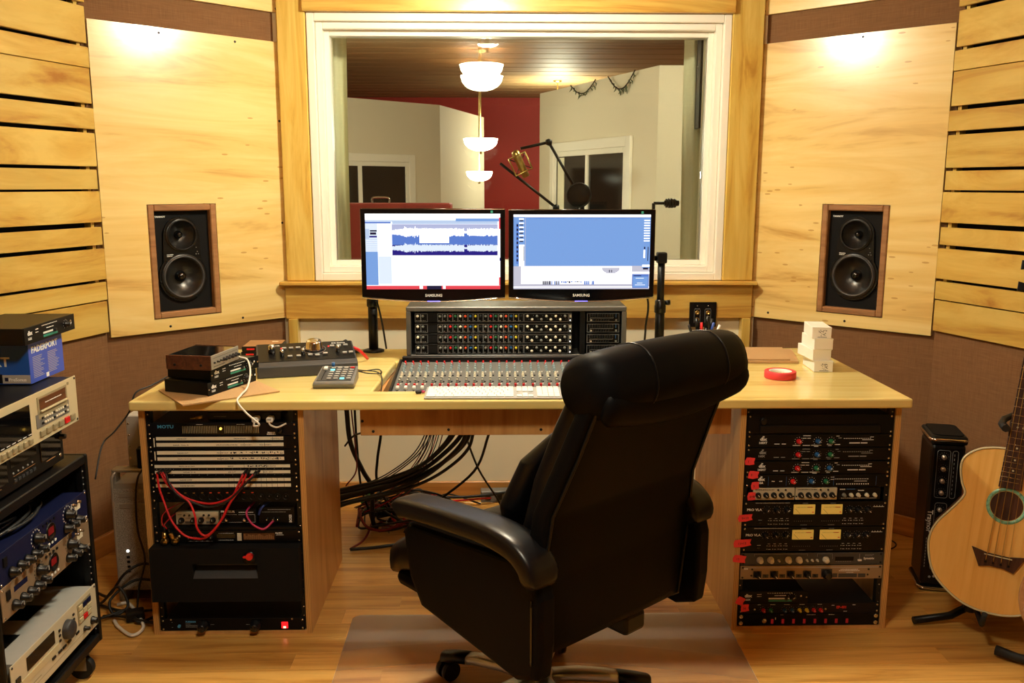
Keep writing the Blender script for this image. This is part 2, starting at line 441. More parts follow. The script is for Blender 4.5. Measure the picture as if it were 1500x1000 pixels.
# back wall with the window opening
OX, OZ0, OZ1 = .90, 1.10, 2.205
mb = MB().box(-1.25, -OX, 4.14, 4.30, 0, ZC).box(OX, 1.25, 4.14, 4.30, 0, ZC).box(-OX, OX, 4.14, 4.30, 0, OZ0).box(-OX, OX, 4.14, 4.30, OZ1, ZC)
wb = struct('wall_back', mb, 'beige_paint', label='beige back wall under the window')
st = struct('baseboard_back', MB().box(-1.07, 1.07, 4.122, 4.14, 0, .075, .003), 'base_pine', label='pine baseboard along the beige back wall')
# timber around the window
tr = struct('trim_1', MB().box(-1.078, -.952, 4.095, 4.14, 1.055, ZC, .004), 'trim_pine_z', label='upright pine casing left of the window')
tr = struct('trim_2', MB().box(.936, 1.078, 4.095, 4.14, 1.055, ZC, .004), 'trim_pine_z', label='upright pine casing right of the window')
tr = struct('trim_3', MB().box(-.962, .944, 4.072, 4.14, 2.238, ZC, .004), 'trim_pine_x', label='pine header board above the window')
tr = struct('trim_4', MB().box(-1.108, 1.094, 4.062, 4.14, 1.036, 1.054, .004), 'trim_pine_x', label='pine window shelf')
tr = struct('trim_5', MB().box(-1.09, 1.082, 4.098, 4.14, .878, 1.036, .003), 'trim_pine_x', label='pine apron board below the window shelf')
struct('trim_6', MB().box(-1.078, -1.036, 4.085, 4.14, .08, .878, .002), 'trim_pine_z', label='narrow pine post in the left corner below the panel')
struct('trim_7', MB().box(1.036, 1.076, 4.085, 4.14, .08, .878, .002), 'trim_pine_z', label='narrow pine post in the right corner below the panel')
# window: stepped white frame and two panes
def ring(mb, x0, x1, z0, z1, w, ya, yb, bev=.003):
    mb.box(x0, x0+w, ya, yb, z0, z1, bev); mb.box(x1-w, x1, ya, yb, z0, z1, bev)
    mb.box(x0+w, x1-w, ya, yb, z1-w, z1, bev); mb.box(x0+w, x1-w, ya, yb, z0, z0+w, bev); return mb
wn = struct('window_1', ring(MB(), -.949, .935, 1.056, 2.236, .034, 4.10, 4.139), 'white_vinyl', label='large white framed window into the live room')
ring(MB(), -.914, .900, 1.091, 2.202, .030, 4.125, 4.20).build('frame_step', 'white_vinyl', wn)
ring(MB(), -.884, .870, 1.121, 2.172, .024, 4.165, 4.22, .002).build('sash', 'white_vinyl', wn)
ring(MB(), -.899, .885, 1.106, 2.187, .030, 4.22, 4.299, .002).build('reveal', 'beige_paint', wn)
place('glass_pane', MB().box(-.86, .846, -.003, .003, -.5035, .5035).mesh('glass_pane', 'pane_glass'), wn, (0, 4.19, 1.6465))
place('glass_pane', MB().box(-.868, .854, -.003, .003, -.51, .51).mesh('glass_pane', 'pane_glass_green'), wn, (0, 4.262, 1.6465), (radians(-.62), 0, 0))
# angled walls with plywood panels
AL = hypot(.599, .57)
HS = (.345, .645, .935, 1.412)      # speaker hole measured from the inner corner
for side, sg in (('left', -1), ('right', 1)):
    if sg < 0: loc, rz = (-1.675, 3.57, 0), atan2(.57, .599)
    else: loc, rz = (1.076, 4.14, 0), atan2(-.57, .599)
    q0, q1 = (AL-HS[1], AL-HS[0]) if sg < 0 else (HS[0]-.012, HS[1]-.02)
    wl = struct('wall_back_'+side, MB().box(-.02, q0, .02, .12, 0, ZC).box(q1, AL+.02, .02, .12, 0, ZC).box(q0, q1, .02, .12, 0, HS[2]).box(q0, q1, .02, .12, HS[3], ZC), 'brown_cloth', loc, rz, label='angled wall in brown cloth, '+('left' if sg < 0 else 'right')+' of the window')
    h0, h1 = (AL-HS[1], AL-HS[0]) if sg < 0 else (HS[0]-.012, HS[1]-.02)
    e0, e1 = (0.002, AL-.003) if sg < 0 else (.003, AL-.002)
    zb, zt = .882, 2.115
    mb = MB()
    mb.box(e0, h0, 0, .019, zb, zt); mb.box(h1, e1, 0, .019, zb, zt); mb.box(h0, h1, 0, .019, zb, HS[2]); mb.box(h0, h1, 0, .019, HS[3], zt)
    pn = mb.build('plywood_panel', 'panel_ply', wl); pn['label'] = 'varnished plywood panel with the loudspeaker cut-out'
    up = MB().box(e0, e1, 0, .019, 2.240, ZC-.002, .001).build('plywood_panel', 'panel_ply', wl)
    for s_, z_ in ((.547, 2.094), (.216, 2.095), (.018, 1.774), (.026, 1.32), (.245, .903), (.578, .901)) if sg < 0 else ((.462, 2.10), (.010, 2.092), (.103, .908), (.464, .906), (.012, 1.5)):
        x_ = AL-s_ if sg < 0 else s_
        place('screw', screw_mesh('screw_black', .0055), pn, (x_, 0, z_))
    place('screw', screw_mesh('screw_black', .0055), up, (AL-.012 if sg < 0 else .012, 0, 2.256))
    struct('baseboard_back_'+side, MB().box(.0, AL-.04, 0.002, .02, 0, .085, .003) if sg < 0 else MB().box(.04, AL, 0.002, .02, 0, .085, .003), 'base_pine', loc, rz, label='pine baseboard below the %s angled wall' % side)
# slatted side walls
SL = [(2.30, 2.44), (2.172, 2.292), (2.022, 2.157), (1.933, 2.009), (1.799, 1.930), (1.703, 1.782), (1.561, 1.688), (1.474, 1.549), (1.346, 1.466), (1.257, 1.327), (1.120, 1.242), (1.037, 1.109), (.906, 1.032)]
for side, sg in (('left', -1), ('right', 1)):
    ang = atan2(.395, .125)
    loc, rz = ((-1.675, 3.57, 0), ang) if sg < 0 else ((1.675, 3.57, 0), -ang)
    SLEN = 2.0
    def xr(a, b): return (-b, -a) if sg < 0 else (a, b)
    a, b = xr(-.02, SLEN)
    ws = struct('wall_'+side, MB().box(a, b, .05, .14, 0, ZC), 'black_cloth', loc, rz, label='%s side wall, black lined behind pine slats' % side)
    a, b = xr(.0, SLEN)
    MB().box(a, b, .018, .0495, .0, .93).build('cloth_panel', 'brown_cloth', ws)
    MB().box(a, b, .018, .0495, 2.43, ZC).build('cloth_panel', 'brown_cloth', ws)
    for bx_ in (.02, .62, 1.22, 1.82):
        a, b = xr(bx_, bx_+.018)
        MB().box(a, b, .0195, .0495, .93, 2.42).build('batten', 'trim_pine_z', ws)
    for i, (z0, z1) in enumerate(SL):
        st_ = (i*7 % 5)*.0022-.004
        a, b = xr(st_, SLEN)
        MB().box(a, b, 0, .019, 0, z1-z0, .0015).build('slat', 'slat_ply', ws, (0, 0, z0))
    a, b = xr(.012, SLEN)
    struct('baseboard_'+side, MB().box(a, b, .0, .0175, 0, .085, .003), 'base_pine', loc, rz, label='pine baseboard on the %s side wall' % side)
    # plain rest of the room behind the camera
    ex = 1.675+.125/.414*SLEN; ey = 3.57-.395/.414*SLEN
    x0, x1 = (-ex-.1, -ex) if sg < 0 else (ex, ex+.1)
    struct('wall_rear_'+side, MB().box(x0, x1, -2.0, ey+.03, 0, ZC), 'slat_ply', label='plywood lined wall behind the listening position on the '+side)
struct('wall_rear', MB().box(-2.45, 2.45, -2.1, -2.0, 0, ZC), 'brown_cloth', label='cloth covered rear wall')

# ------------------------------------------------------------------ lamps of the control room
def bowl_lamp(name, label, loc, r, mat, drop, group=None, gap=0):
    t = thing(name, label, 'lamp', loc, 0, group)
    pr = [(0, -.62*r)]
    for i in range(1, 9):
        a = radians(90*i/8); pr.append((r*sin(a), -.62*r*cos(a)))
    pr += [(r*1.04, .012), (r*.99, .016), (r*.6, -.02), (0, -.03)]
    MB().lathe(pr, 28).build('shade', mat, t)
    MB().lathe([(0, -.62*r-.026), (.012, -.62*r-.02), (.009, -.62*r-.004), (.016, -.62*r+.003), (0, -.62*r+.004)], 12).build('finial', 'brass', t)
    MB().cyl((0, 0, -.02), (0, 0, drop), .006).build('stem', 'brass', t)
    MB().lathe([(0, drop), (.06, drop), (.055, drop-.015), (.02, drop-.03), (0, drop-.03)], 18).build('canopy', 'brass', t)
    return t
bowl_lamp('ceiling_lamp', 'small frosted bowl lamp on the ceiling above the desk', (-.16, 3.15, ZC-.165), .082, 'desk_bowl', .165)
bowl_lamp('ceiling_lamp', 'large frosted bowl lamp on the ceiling in the middle of the control room', (-.22, 1.25, ZC-.13), .165, 'room_bowl', .13)
# ------------------------------------------------------------------ the live room beyond the glass
struct('floor_live_room', MB().box(-4.5, 4.5, 4.30, 15.2, -.06, 0), 'live_floor', label='brown floor of the live room')
lc = struct('ceiling_live_room', MB().box(-4.5, 4.5, 4.30, 15.2, 2.93, 3.0), 'black_void', label='dark boarded ceiling of the live room')
yy = 4.32
while yy < 15:
    MB().box(-4.4, 4.4, 0, .36, 0, .03, .004).build('ceiling_board', 'live_ceiling', lc, (0, yy, 2.90)); yy += .385
MB().box(-4.4, 4.4, 0, .22, -.16, .0, .004).build('beam', 'live_ceiling', lc, (0, 5.0, 2.90))
struct('wall_live_far', MB().box(-4.5, 4.5, 15.1, 15.2, 0, 2.93), 'red_wall', label='red far wall of the live room')
struct('wall_live_left', MB().box(-4.6, -4.5, 4.3, 15.2, 0, 2.93), 'white_wall', label='left wall of the live room')
struct('wall_live_right', MB().box(4.5, 4.6, 4.3, 15.2, 0, 2.93), 'white_wall', label='right wall of the live room')
def partition(name, p, q, label, h=2.44, win=None):
    d = Vector((q[0]-p[0], q[1]-p[1], 0)); L_ = d.length
    o = struct(name, MB().box(0, L_, 0, .12, 0, h), 'white_wall', (p[0], p[1], 0), atan2(d.y, d.x), label=label)
    if win:
        a, b, z0, z1 = win; m = (a+b)/2
        ring(MB(), a-.09, b+.09, z0-.09, z1+.09, .09, -.03, 0, .006).build('casing', 'white_vinyl', o)
        ring(MB(), a, b, z0, z1, .05, -.02, 0, .004).build('window_frame', 'white_vinyl', o)
        MB().box(m-.025, m+.025, -.026, 0, z0+.05, z1-.05, .004).build('mullion', 'white_vinyl', o)
        MB().box(a+.05, m-.025, -.008, 0, z0+.05, z1-.05).build('pane', 'dark_window', o)
        MB().box(m+.025, b-.05, -.008, 0, z0+.05, z1-.05).build('pane', 'dark_window', o)
        MB().box(a+.09, a+.24, -.016, -.009, z0+.06, z1-.06).build('blind', 'curtain_cloth', o)
    return o
wr = partition('wall_live_partition_right', (.363, 9.688), (1.209, 7.394), 'white slope-topped partition hung with a leafy light string', win=(.42, 1.95, .05, 1.82))
partition('wall_live_return', (1.212, 7.394), (2.6, 7.394), 'cream return of the right partition')
partition('wall_live_partition_left', (-2.7, 9.26), (-.782, 11.09), 'white partition with a sliding window', win=(.75, 2.15, .1, 1.75))
partition('wall_live_partition_end', (-.780, 11.09), (-.268, 13.088), 'white end of the left partition turning to the red wall')
# leafy string of lights on the right partition
def strand(k, a, b, sag):
    d = Vector((1.209-.363, 7.394-9.688, 0)); n = Vector((d.y, -d.x, 0)).normalized()*.02
    pts = []
    for i in range(9):
        t = a+(b-a)*i/8; pts.append(Vector((.363, 9.688, 2.44))+d*t-Vector((0, 0, sag*sin(pi*i/8)))-Vector((.03, .012, 0)))
    t = thing('light_string', ('dark leafy light string drooping near the tall end of the partition', 'dark leafy light string drooping at the middle of the partition')[k], 'garland', pts[0])
    off = pts[0]
    pts = [p-off for p in pts]
    MB().tube(catmull(pts, 4), .006, 5).build('wire', 'black_cable', t)
    rn = random.Random(k)
    for p in catmull(pts, 3)[1:-1]:
        q = p+Vector((rn.uniform(-.03, .03), -.01, -rn.uniform(.0, .06)))
        MB().tube([p, (p+q)/2+Vector((.01, 0, 0)), q], .007, 5, rs=[.003, .007, .002]).build('leaf', 'leaf_green', t)
strand(0, .66, .86, .13); strand(1, .34, .56, .10)
for lx_, ly_, lz_, r_, lb in ((-.235, 7.6, 1.855, .139, 'frosted bowl pendant hanging low in the live room'), (-.265, 8.7, 1.60, .122, 'frosted bowl pendant hanging far back in the live room')):
    bowl_lamp('pendant_lamp', lb, (lx_, ly_, lz_), r_, 'live_bowl_dim', 2.90-lz_, 'pendants in the live room')
bowl_lamp('pendant_lamp', 'unseen bowl lamp added to brighten the live room from the side', (-2.2, 7.2, 2.3), .165, 'live_fill_bowl', .6, 'pendants in the live room')  # added out-of-view lamp, gives the left side more light
bowl_lamp('pendant_lamp', 'unseen bowl lamp added to light the live room by the red far wall', (.75, 12.6, 2.35), .165, 'live_fill_bowl', .55, 'pendants in the live room')  # added lamp out of view behind the partition, there for its light
bowl_lamp('pendant_lamp', 'unseen bowl lamp added under the live room ceiling to brighten the part near the window', (1.3, 5.7, 2.78), .165, 'live_fill_bowl', .12, 'pendants in the live room')  # added above the view to brighten curtains and partitions
# curtains right behind the glass
def curtain(x0, x1, label, lean):
    n = 40; rows = 10; vs = []; fs = []
    for j in range(rows+1):
        z = .015+(2.42-.015)*j/rows
        for i in range(n+1):
            u = i/n; x = x0+(x1-x0)*u+lean*(1-j/rows)*.06*(1-abs(2*u-1)*.3)
            vs.append((x, 4.45+.022*sin(u*9*pi+.4*j*.3)+.01*sin(u*23+j), z))
    for j in range(rows):
        for i in range(n): a = j*(n+1)+i; fs.append((a, a+1, a+n+2, a+n+1))
    mb = MB(); mb.add(vs, fs, 0, True); mb.add([(x, y+.004, z) for x, y, z in vs], [f[::-1] for f in fs], 0, True)
    t = thing('curtain', label, 'curtain', ((x0+x1)/2, 4.45, 0)); o = mb.build('cloth', 'curtain_cloth', t, (-(x0+x1)/2, -4.45, 0))
    MB().cyl((x0-.05-(x0+x1)/2, 0, 2.43), (x1+.05-(x0+x1)/2, 0, 2.43), .012).build('rail', 'black_metal', t)
    for bx_ in (x0, x1): MB().box(bx_-(x0+x1)/2-.008, bx_-(x0+x1)/2+.008, -.1495, .006, 2.438, 2.452).build('rail_bracket', 'black_metal', t)
curtain(-1.12, -.825, 'pale curtain gathered at the left edge of the window', -.5)
curtain(.80, 1.12, 'pale curtain gathered at the right edge of the window', .5)
tag(MB().box(.852, .868, 4.33, 4.42, 1.76, 2.40, .003).build('curtain_tie_bar', 'black_metal'), 'black bar hanging beside the right curtain', 'bar')
# microphone stands
def boom(name, label, base, top, pts, r=.009):
    t = thing(name, label, 'microphone stand', base)
    b = Vector(base); q = [Vector(p)-b for p in pts]; tp = Vector(top)-b
    MB().tube([(0, 0, .12), tp], r*1.2).build('pole', 'black_metal', t)
    for k in range(3):
        a = 2*pi*k/3+.5
        MB().tube([(0, 0, .16), (.30*cos(a), .30*sin(a), .012)], .009).build('leg', 'black_metal', t)
    for a_, b_ in zip(q, q[1:]): MB().tube([a_, b_], r).build('boom_arm', 'black_metal', t)
    for a_ in q[:-1]: MB().lathe([(0, -.022), (.02, -.014), (.022, .0), (.02, .014), (0, .022)], 12, Matrix.Translation(a_)).build('clutch', 'black_metal', t)
    return t
boom('microphone_stand', 'black boom stand bent high, reaching down to a round pop filter', (.45, 5.62, 0), (.40, 5.6, 1.44), [(.40, 5.6, 1.44), (.214, 5.6, 1.751), (.04, 5.6, 1.712)])
boom('microphone_stand', 'black boom stand slanting up to the shock mounted microphone', (.29, 5.72, 0), (.27, 5.7, 1.35), [(.27, 5.7, 1.35), (-.085, 5.7, 1.625)])
t = thing('pop_filter', 'round black pop filter clipped to the bent boom stand', 'pop filter', (.402, 5.56, 1.43), 0)
MB().tube([(.072*cos(a), 0, .072*sin(a)) for a in [2*pi*i/24 for i in range(24)]], .006, 6, closed=True).build('hoop', 'black_metal', t)
MB().lathe([(0, -.002), (.07, -.002), (.07, .002), (0, .002)], 24, Matrix.Rotation(pi/2, 4, 'X')).build('mesh_screen', 'black_cloth', t)
t = thing('studio_microphone', 'metal studio microphone in a square shock mount on the boom', 'microphone', (.04, 5.6, 1.62), 0, rot=(0, radians(-25), 0))
MB().lathe([(0, -.09), (.022, -.088), (.024, 0), (.024, .02), (.026, .025), (.026, .07), (.02, .085), (0, .09)], 16).build('body', 'brass', t)
MB().tube([(-.055, -.03, -.055), (.055, -.03, -.055), (.055, -.03, .055), (-.055, -.03, .055)], .006, 6, closed=True).build('shock_mount', 'brass', t)
MB().tube([(-.055, .03, -.055), (.055, .03, -.055), (.055, .03, .055), (-.055, .03, .055)], .006, 6, closed=True).build('shock_mount', 'brass', t)
for sx in (-1, 1):
    for sz in (-1, 1): MB().tube([(sx*.055, -.03, sz*.055), (sx*.02, 0, sz*.02), (sx*.055, .03, sz*.055)], .0025, 5).build('elastic', 'black_cable', t)
t = thing('microphone_clip_stand', 'short black stand with a microphone clip near the right curtain', 'microphone stand', (.70, 4.62, 0))
MB().lathe([(0, 0), (.12, 0), (.12, .015), (.02, .03), (0, .03)], 20).build('base', 'black_metal', t)
MB().cyl((0, 0, .02), (0, 0, 1.40), .009).build('pole', 'black_metal', t)
MB().tube([(0, 0, 1.40), (.06, 0, 1.40)], .008).build('arm', 'black_metal', t)
mb = MB()
for k in range(4): mb.cyl((.062+k*.014, 0, 1.40), (.072+k*.014, 0, 1.40), .026-.002*abs(k-1.5))
mb.cyl((.055, 0, 1.40), (.13, 0, 1.40), .014); mb.build('microphone_head', 'black_plastic', t)
# red case
t = thing('red_case', 'tall dark red case with a chrome handle, behind the glass', 'case', (-.72, 5.3, 0))
MB().box(-.36, .345, -.1, .15, .02, 1.385, .012).build('body', 'red_panel', t)
MB().tube(catmull([(-.12, 0, 1.38), (-.12, 0, 1.41), (-.10, 0, 1.418), (-.04, 0, 1.418), (-.02, 0, 1.41), (-.02, 0, 1.38)], 4), .006).build('handle', 'chrome', t)
for sx in (-.3, .3): MB().lathe([(0, 0), (.02, 0), (.02, .02), (0, .02)], 10, Matrix.Translation((sx, 0, 0))).build('foot', 'rubber', t)
# ------------------------------------------------------------------ desk
DZ, DB = .815, .783
wt = thing('desk_worktop', 'long varnished pine worktop with a cut-out for the mixing console', 'worktop', (-.03, 2.76, DB))
bm = bmesh.new()
xs = [[-1.256, -.501, .49, 1.258]]*2+[[-1.256, -.476, .452, 1.258]]*2
ys = [0, .135, .645, .91]
def lay(z): return [[bm.verts.new((xs[j][i], ys[j], z)) for i in range(4)] for j in range(4)]
lo, hi = lay(0), lay(DZ-DB)
cells = [(i, j) for i in range(3) for j in range(3) if (i, j) != (1, 1)]
for i, j in cells:
    bm.faces.new((hi[j][i], hi[j][i+1], hi[j+1][i+1], hi[j+1][i])); bm.faces.new((lo[j][i], lo[j+1][i], lo[j+1][i+1], lo[j][i+1]))
for (i, j) in cells:
    for (a, b, n) in (((i, j), (i+1, j), (i, j-1)), ((i+1, j), (i+1, j+1), (i+1, j)), ((i+1, j+1), (i, j+1), (i, j+1)), ((i, j+1), (i, j), (i-1, j))):
        if n not in cells: bm.faces.new((lo[a[1]][a[0]], lo[b[1]][b[0]], hi[b[1]][b[0]], hi[a[1]][a[0]]))
bmesh.ops.recalc_face_normals(bm, faces=bm.faces)
me = bpy.data.meshes.new('top'); bm.to_mesh(me); bm.free(); me.materials.append(M('desk_pine'))
place('top', me, wt, bevel=.007)
ap = MB().box(-.535, .69, .075, .094, -.104, -.001, .0015).build('front_rail', 'apron_ply', wt)
for x_, z_ in ((-.528, -.055), (-.493, -.09), (-.245, -.085), (.06, -.086), (.36, -.085)): place('screw', screw_mesh('screw_black', .005), ap, (x_, .075, z_))
for sx in (-.503, .463): MB().box(sx, sx+.02, .095, .70, -.06, -.001).build('support_rail', 'apron_ply', wt)
MB().box(-.483, .463, .14, .64, -.072, -.061).build('console_shelf', 'apron_ply', wt)
def cabinet(name, label, x0, x1, y0=2.795, d=.605):
    t = thing(name, label, 'cabinet', (x0, y0, 0)); W = x1-x0
    for k, x in enumerate((0, W-.018)):
        MB().box(0, .018, .0012, d, 0, DB-.001).build('side_panel', 'cab_ply', t, (x, 0, 0))
        MB().box(0, .018, 0, .0012, 0, DB-.001).build('ply_edge', 'ply_edge', t, (x, 0, 0))
    MB().box(.018, W-.018, 0.001, d, 0, .0115).build('bottom_panel', 'cab_ply', t)
    for k, x in enumerate((.0185, W-.0185-.016)):
        rl = MB().box(x, x+.016, .0092, .034, .012, DB-.002).build('rack_rail', 'black_metal', t)
        for q in range(24): place('screw', screw_mesh('chrome' if q % 3 else 'screw_black', .0028), rl, (x+.008, .0092, .03+q*.0318))
    return t
cabinet('rack_cabinet', 'plywood rack cabinet under the left of the worktop, with patch bays', -1.2705, -.7415)
cabinet('rack_cabinet', 'plywood rack cabinet under the right of the worktop, with compressors', .6815, 1.2095)
# ------------------------------------------------------------------ swivel chair
def superring(cx, cy, a, b, n=28, e=.55):
    out = []
    for i in range(n):
        t = 2*pi*i/n; c, s = cos(t), sin(t)
        out.append((cx+a*math.copysign(abs(c)**e, c), cy+b*math.copysign(abs(s)**e, s)))
    return out
ch = thing('office_chair', 'high-backed black leather swivel chair at the desk', 'chair', (-.003, 2.34, .0032), radians(41))
def pad(name, x0, x1, prof, mat, e=.5, endr=.03, n=30, bow=0, k=10):
    """cushion swept along x; prof(u) -> (yc, zc, half_y, half_z, tilt)"""
    rings = []
    for i in range(k+1):
        u = i/k; x = x0+(x1-x0)*u
        yc, zc, hy, hz, tl = prof(u)
        rings.append([(x, yc+(y*cos(tl)-z*sin(tl)), zc+(y*sin(tl)+z*cos(tl))) for y, z in superring(0, 0, hy, hz, n, e)])
    return MB().loft(rings)
def vloft(zs, fn, n=36, e=.35):
    """loft upwards; fn(t) -> (z, y_centre, half_width, half_thickness)"""
    rings = []
    for t in zs:
        z, yc, hw, ht = fn(t)
        rings.append([(x, yc+y, z) for x, y in superring(0, 0, hw, ht, n, e)])
    return MB().loft(rings)
def interp(tab, t):
    for (t0, *a), (t1, *b) in zip(tab, tab[1:]):
        if t <= t1: 
            u = (t-t0)/(t1-t0); u = u*u*(3-2*u)
            return [p+(q-p)*u for p, q in zip(a, b)]
    return list(tab[-1][1:])
steps = [i/26 for i in range(27)]
# z, y centre, half width, half thickness
back_tab = [(0, .376, -.262, .225, .018), (.03, .388, -.272, .262, .032), (.3, .58, -.274, .292, .034), (.5, .74, -.292, .280, .034), (.75, .90, -.358, .262, .034), (1, 1.03, -.414, .256, .03)]
vloft(steps, lambda t: interp(back_tab, t)).build('back_shell', 'leather', ch)
pad_tab = [(0, .47, -.205, .20, .02), (.06, .49, -.205, .235, .042), (.3, .62, -.205, .245, .048), (.55, .80, -.250, .235, .048), (.8, .95, -.322, .235, .05), (1, 1.06, -.372, .235, .03)]
vloft(steps, lambda t: interp(pad_tab, t), e=.5).build('back_cushion', 'leather_pad', ch)
lum_tab = [(0, .575, -.095, .14, .012), (.1, .60, -.10, .20, .046), (.4, .70, -.122, .232, .058), (.75, .83, -.185, .225, .046), (.93, .90, -.235, .18, .03), (1, .915, -.24, .12, .01)]
vloft(steps, lambda t: interp(lum_tab, t), e=.6).build('lumbar_cushion', 'leather_pad', ch)
# head roll wrapping over the top
def roll(u):
    s = abs(2*u-1); f = 1-.10*s**6
    return (-.412+.022*s*s, 1.062-.012*s*s, .082*f, .078*f, radians(-18))
rings = []
K = 22
for i in range(K+1):
    u = i/K; x = -.258+.552*u; yc, zc, hy, hz, tl = roll(u)
    if i in (0, K): hy *= .72; hz *= .72
    rings.append([(x, yc+y*cos(tl)-z*sin(tl), zc+y*sin(tl)+z*cos(tl)) for y, z in superring(0, 0, hy, hz, 28, .85)])
hr = MB().loft(rings).build('head_roll', 'leather', ch)
for u in (.27, .76):
    x = -.258+.552*u; yc, zc, hy, hz, tl = roll(u)
    MB().tube([(x, yc+y*cos(tl)-z*sin(tl), zc+y*sin(tl)+z*cos(tl)) for y, z in superring(0, 0, hy+.0005, hz+.0005, 32, .85)], .0022, 5, closed=True).build('seam', 'leather_pad', hr)
# flap of the head roll hanging over the back of the shell
rings = []
for i in range(13):
    u = i/12; x = -.252+.535*u; dz = .972-.026*sin(pi*u)
    rings.append([(x, -.472, 1.06), (x, -.484, 1.02), (x, -.472, dz+.02), (x, -.450, dz), (x, -.432, dz+.01), (x, -.44, 1.06)])
MB().loft(rings).build('roll_flap', 'leather', ch, subd=1)
# piping around the shell
for sg in (-1, 1):
    pts = []
    for t in steps:
        z, yc, hw, ht = interp(back_tab, t); pts.append((sg*(hw-.016), yc-ht+.004, z))
    MB().tube(pts, .0045, 6).build('piping', 'leather_pad', ch)
MB().tube([(x, -.286, .392) for x in (-.2, -.1, 0, .1, .2)], .0045, 6).build('piping', 'leather_pad', ch)
# seat
rings = []
for i in range(15):
    u = i/14; y = -.24+.64*u; z = .445+.01*sin(pi*u)-.05*max(0, u-.82)/.18; hh = .062 if 0 < i < 14 else .03
    hw = .262-.02*max(0, u-.7)
    rings.append([(x, y, z+zz) for x, zz in superring(0, 0, hw-(0 if 0 < i < 14 else .03), hh, 30, .5)])
MB().loft(rings).build('seat_cushion', 'leather_pad', ch)
MB().box(-.25, .25, -.22, .34, .345, .39, .02).build('seat_base', 'leather', ch)
# arms: a slab below and a fat pad on top
for sg in (-1, 1):
    prof = [(.165, .455), (.115, .385), (-.27, .335), (-.335, .36), (-.345, .44), (-.345, .56), (-.325, .625), (-.26, .635), (.17, .60), (.19, .575)]
    xi, xo = .272, .328
    vs = []; n = len(prof)
    cx = sum(p[0] for p in prof)/n; cz = sum(p[1] for p in prof)/n
    lay4 = [(xi, .97), (xi+.008, 1), (xo-.016, 1), (xo-.003, .975), (xo, .92)]
    MB().loft([[(sg*x, cx+(y-cx)*s, cz+(z-cz)*s) for y, z in prof] for x, s in lay4], smooth=False).build('arm_panel', 'leather', ch, bevel=.008)
    rings = []
    path = [(.200, .628), (.180, .642), (.08, .655), (-.06, .667), (-.17, .672), (-.26, .662), (-.308, .632), (-.324, .588)]
    cp = catmull([(0, y, z) for y, z in path], 4); m = len(cp)-1
    for i, p in enumerate(cp):
        d = (cp[min(i+1, m)]-cp[max(i-1, 0)]).normalized(); nr = Vector((0, -d.z, d.y))
        q = min(i, m-i); f = (.7, .9, .98, 1)[min(q, 3)]
        rings.append([tuple(Vector((sg*(.302)+a, 0, 0))+p+nr*b) for a, b in superring(0, 0, .047*f, .027*f, 26, .45)])
    MB().loft(rings).build('arm_pad', 'leather_pad', ch)
    MB().tube([(sg*.3295, -.322, .40+.02*i) for i in range(9)], .003, 6).build('zipper', 'gloss_black', ch)
# undercarriage
MB().box(-.09, .09, -.13, .12, .295, .345, .012).build('tilt_mechanism', 'black_metal', ch)
MB().tube([(.09, -.02, .32), (.22, -.03, .318), (.27, -.03, .315)], .007).build('tilt_lever', 'black_plastic', ch)
MB().box(.03, .11, -.30, -.20, .33, .385, .01).build('back_bracket', 'black_metal', ch)
MB().cyl((0, 0, .09), (0, 0, .30), .025).cyl((0, 0, .09), (0, 0, .2), .034).build('gas_column', 'black_metal', ch)
MB().lathe([(0, .06), (.05, .06), (.055, .09), (.045, .12), (0, .12)], 20).build('hub', 'satin_metal', ch)
for k in range(5):
    a = radians(72*k+4-41)
    g = [(0.035, .105, .026), (.12, .105, .026), (.20, .096, .024), (.255, .085, .023)]
    rt = Matrix.Rotation(a, 4, 'Z')
    def seg(g): return [[tuple(rt @ Vector((r, y, z+zz))) for y, zz in superring(0, 0, w, .015, 16, .6)] for r, z, w in g]
    lg = MB().loft(seg(g)).build('star_leg', 'satin_metal', ch)
    MB().loft(seg([(.235, .090, .0255), (.29, .080, .026), (.325, .072, .024), (.332, .07, .012)])).build('end_cap', 'black_plastic', lg)
    cs = MB(); c0 = rt @ Vector((.312, 0, .03)); ax = rt @ Vector((0, 1, 0)); ax = Matrix.Rotation(radians(35*k), 3, 'Z') @ Vector(ax)
    for s in (-1, 1): cs.cyl(c0+ax*(s*.007), c0+ax*(s*.024), .0295, n=18)
    cs.cyl(c0, c0+Vector((0, 0, .045)), .007, n=8); cs.build('caster', 'black_plastic', lg)
# clear floor mat below the chair
tag(MB().prism(rrect(1.30, 1.15, .03, 4, .03, 2.345), 0.0005, .0028).build('chair_mat', 'mat_plastic'), 'clear plastic floor mat under the swivel chair', 'floor mat')
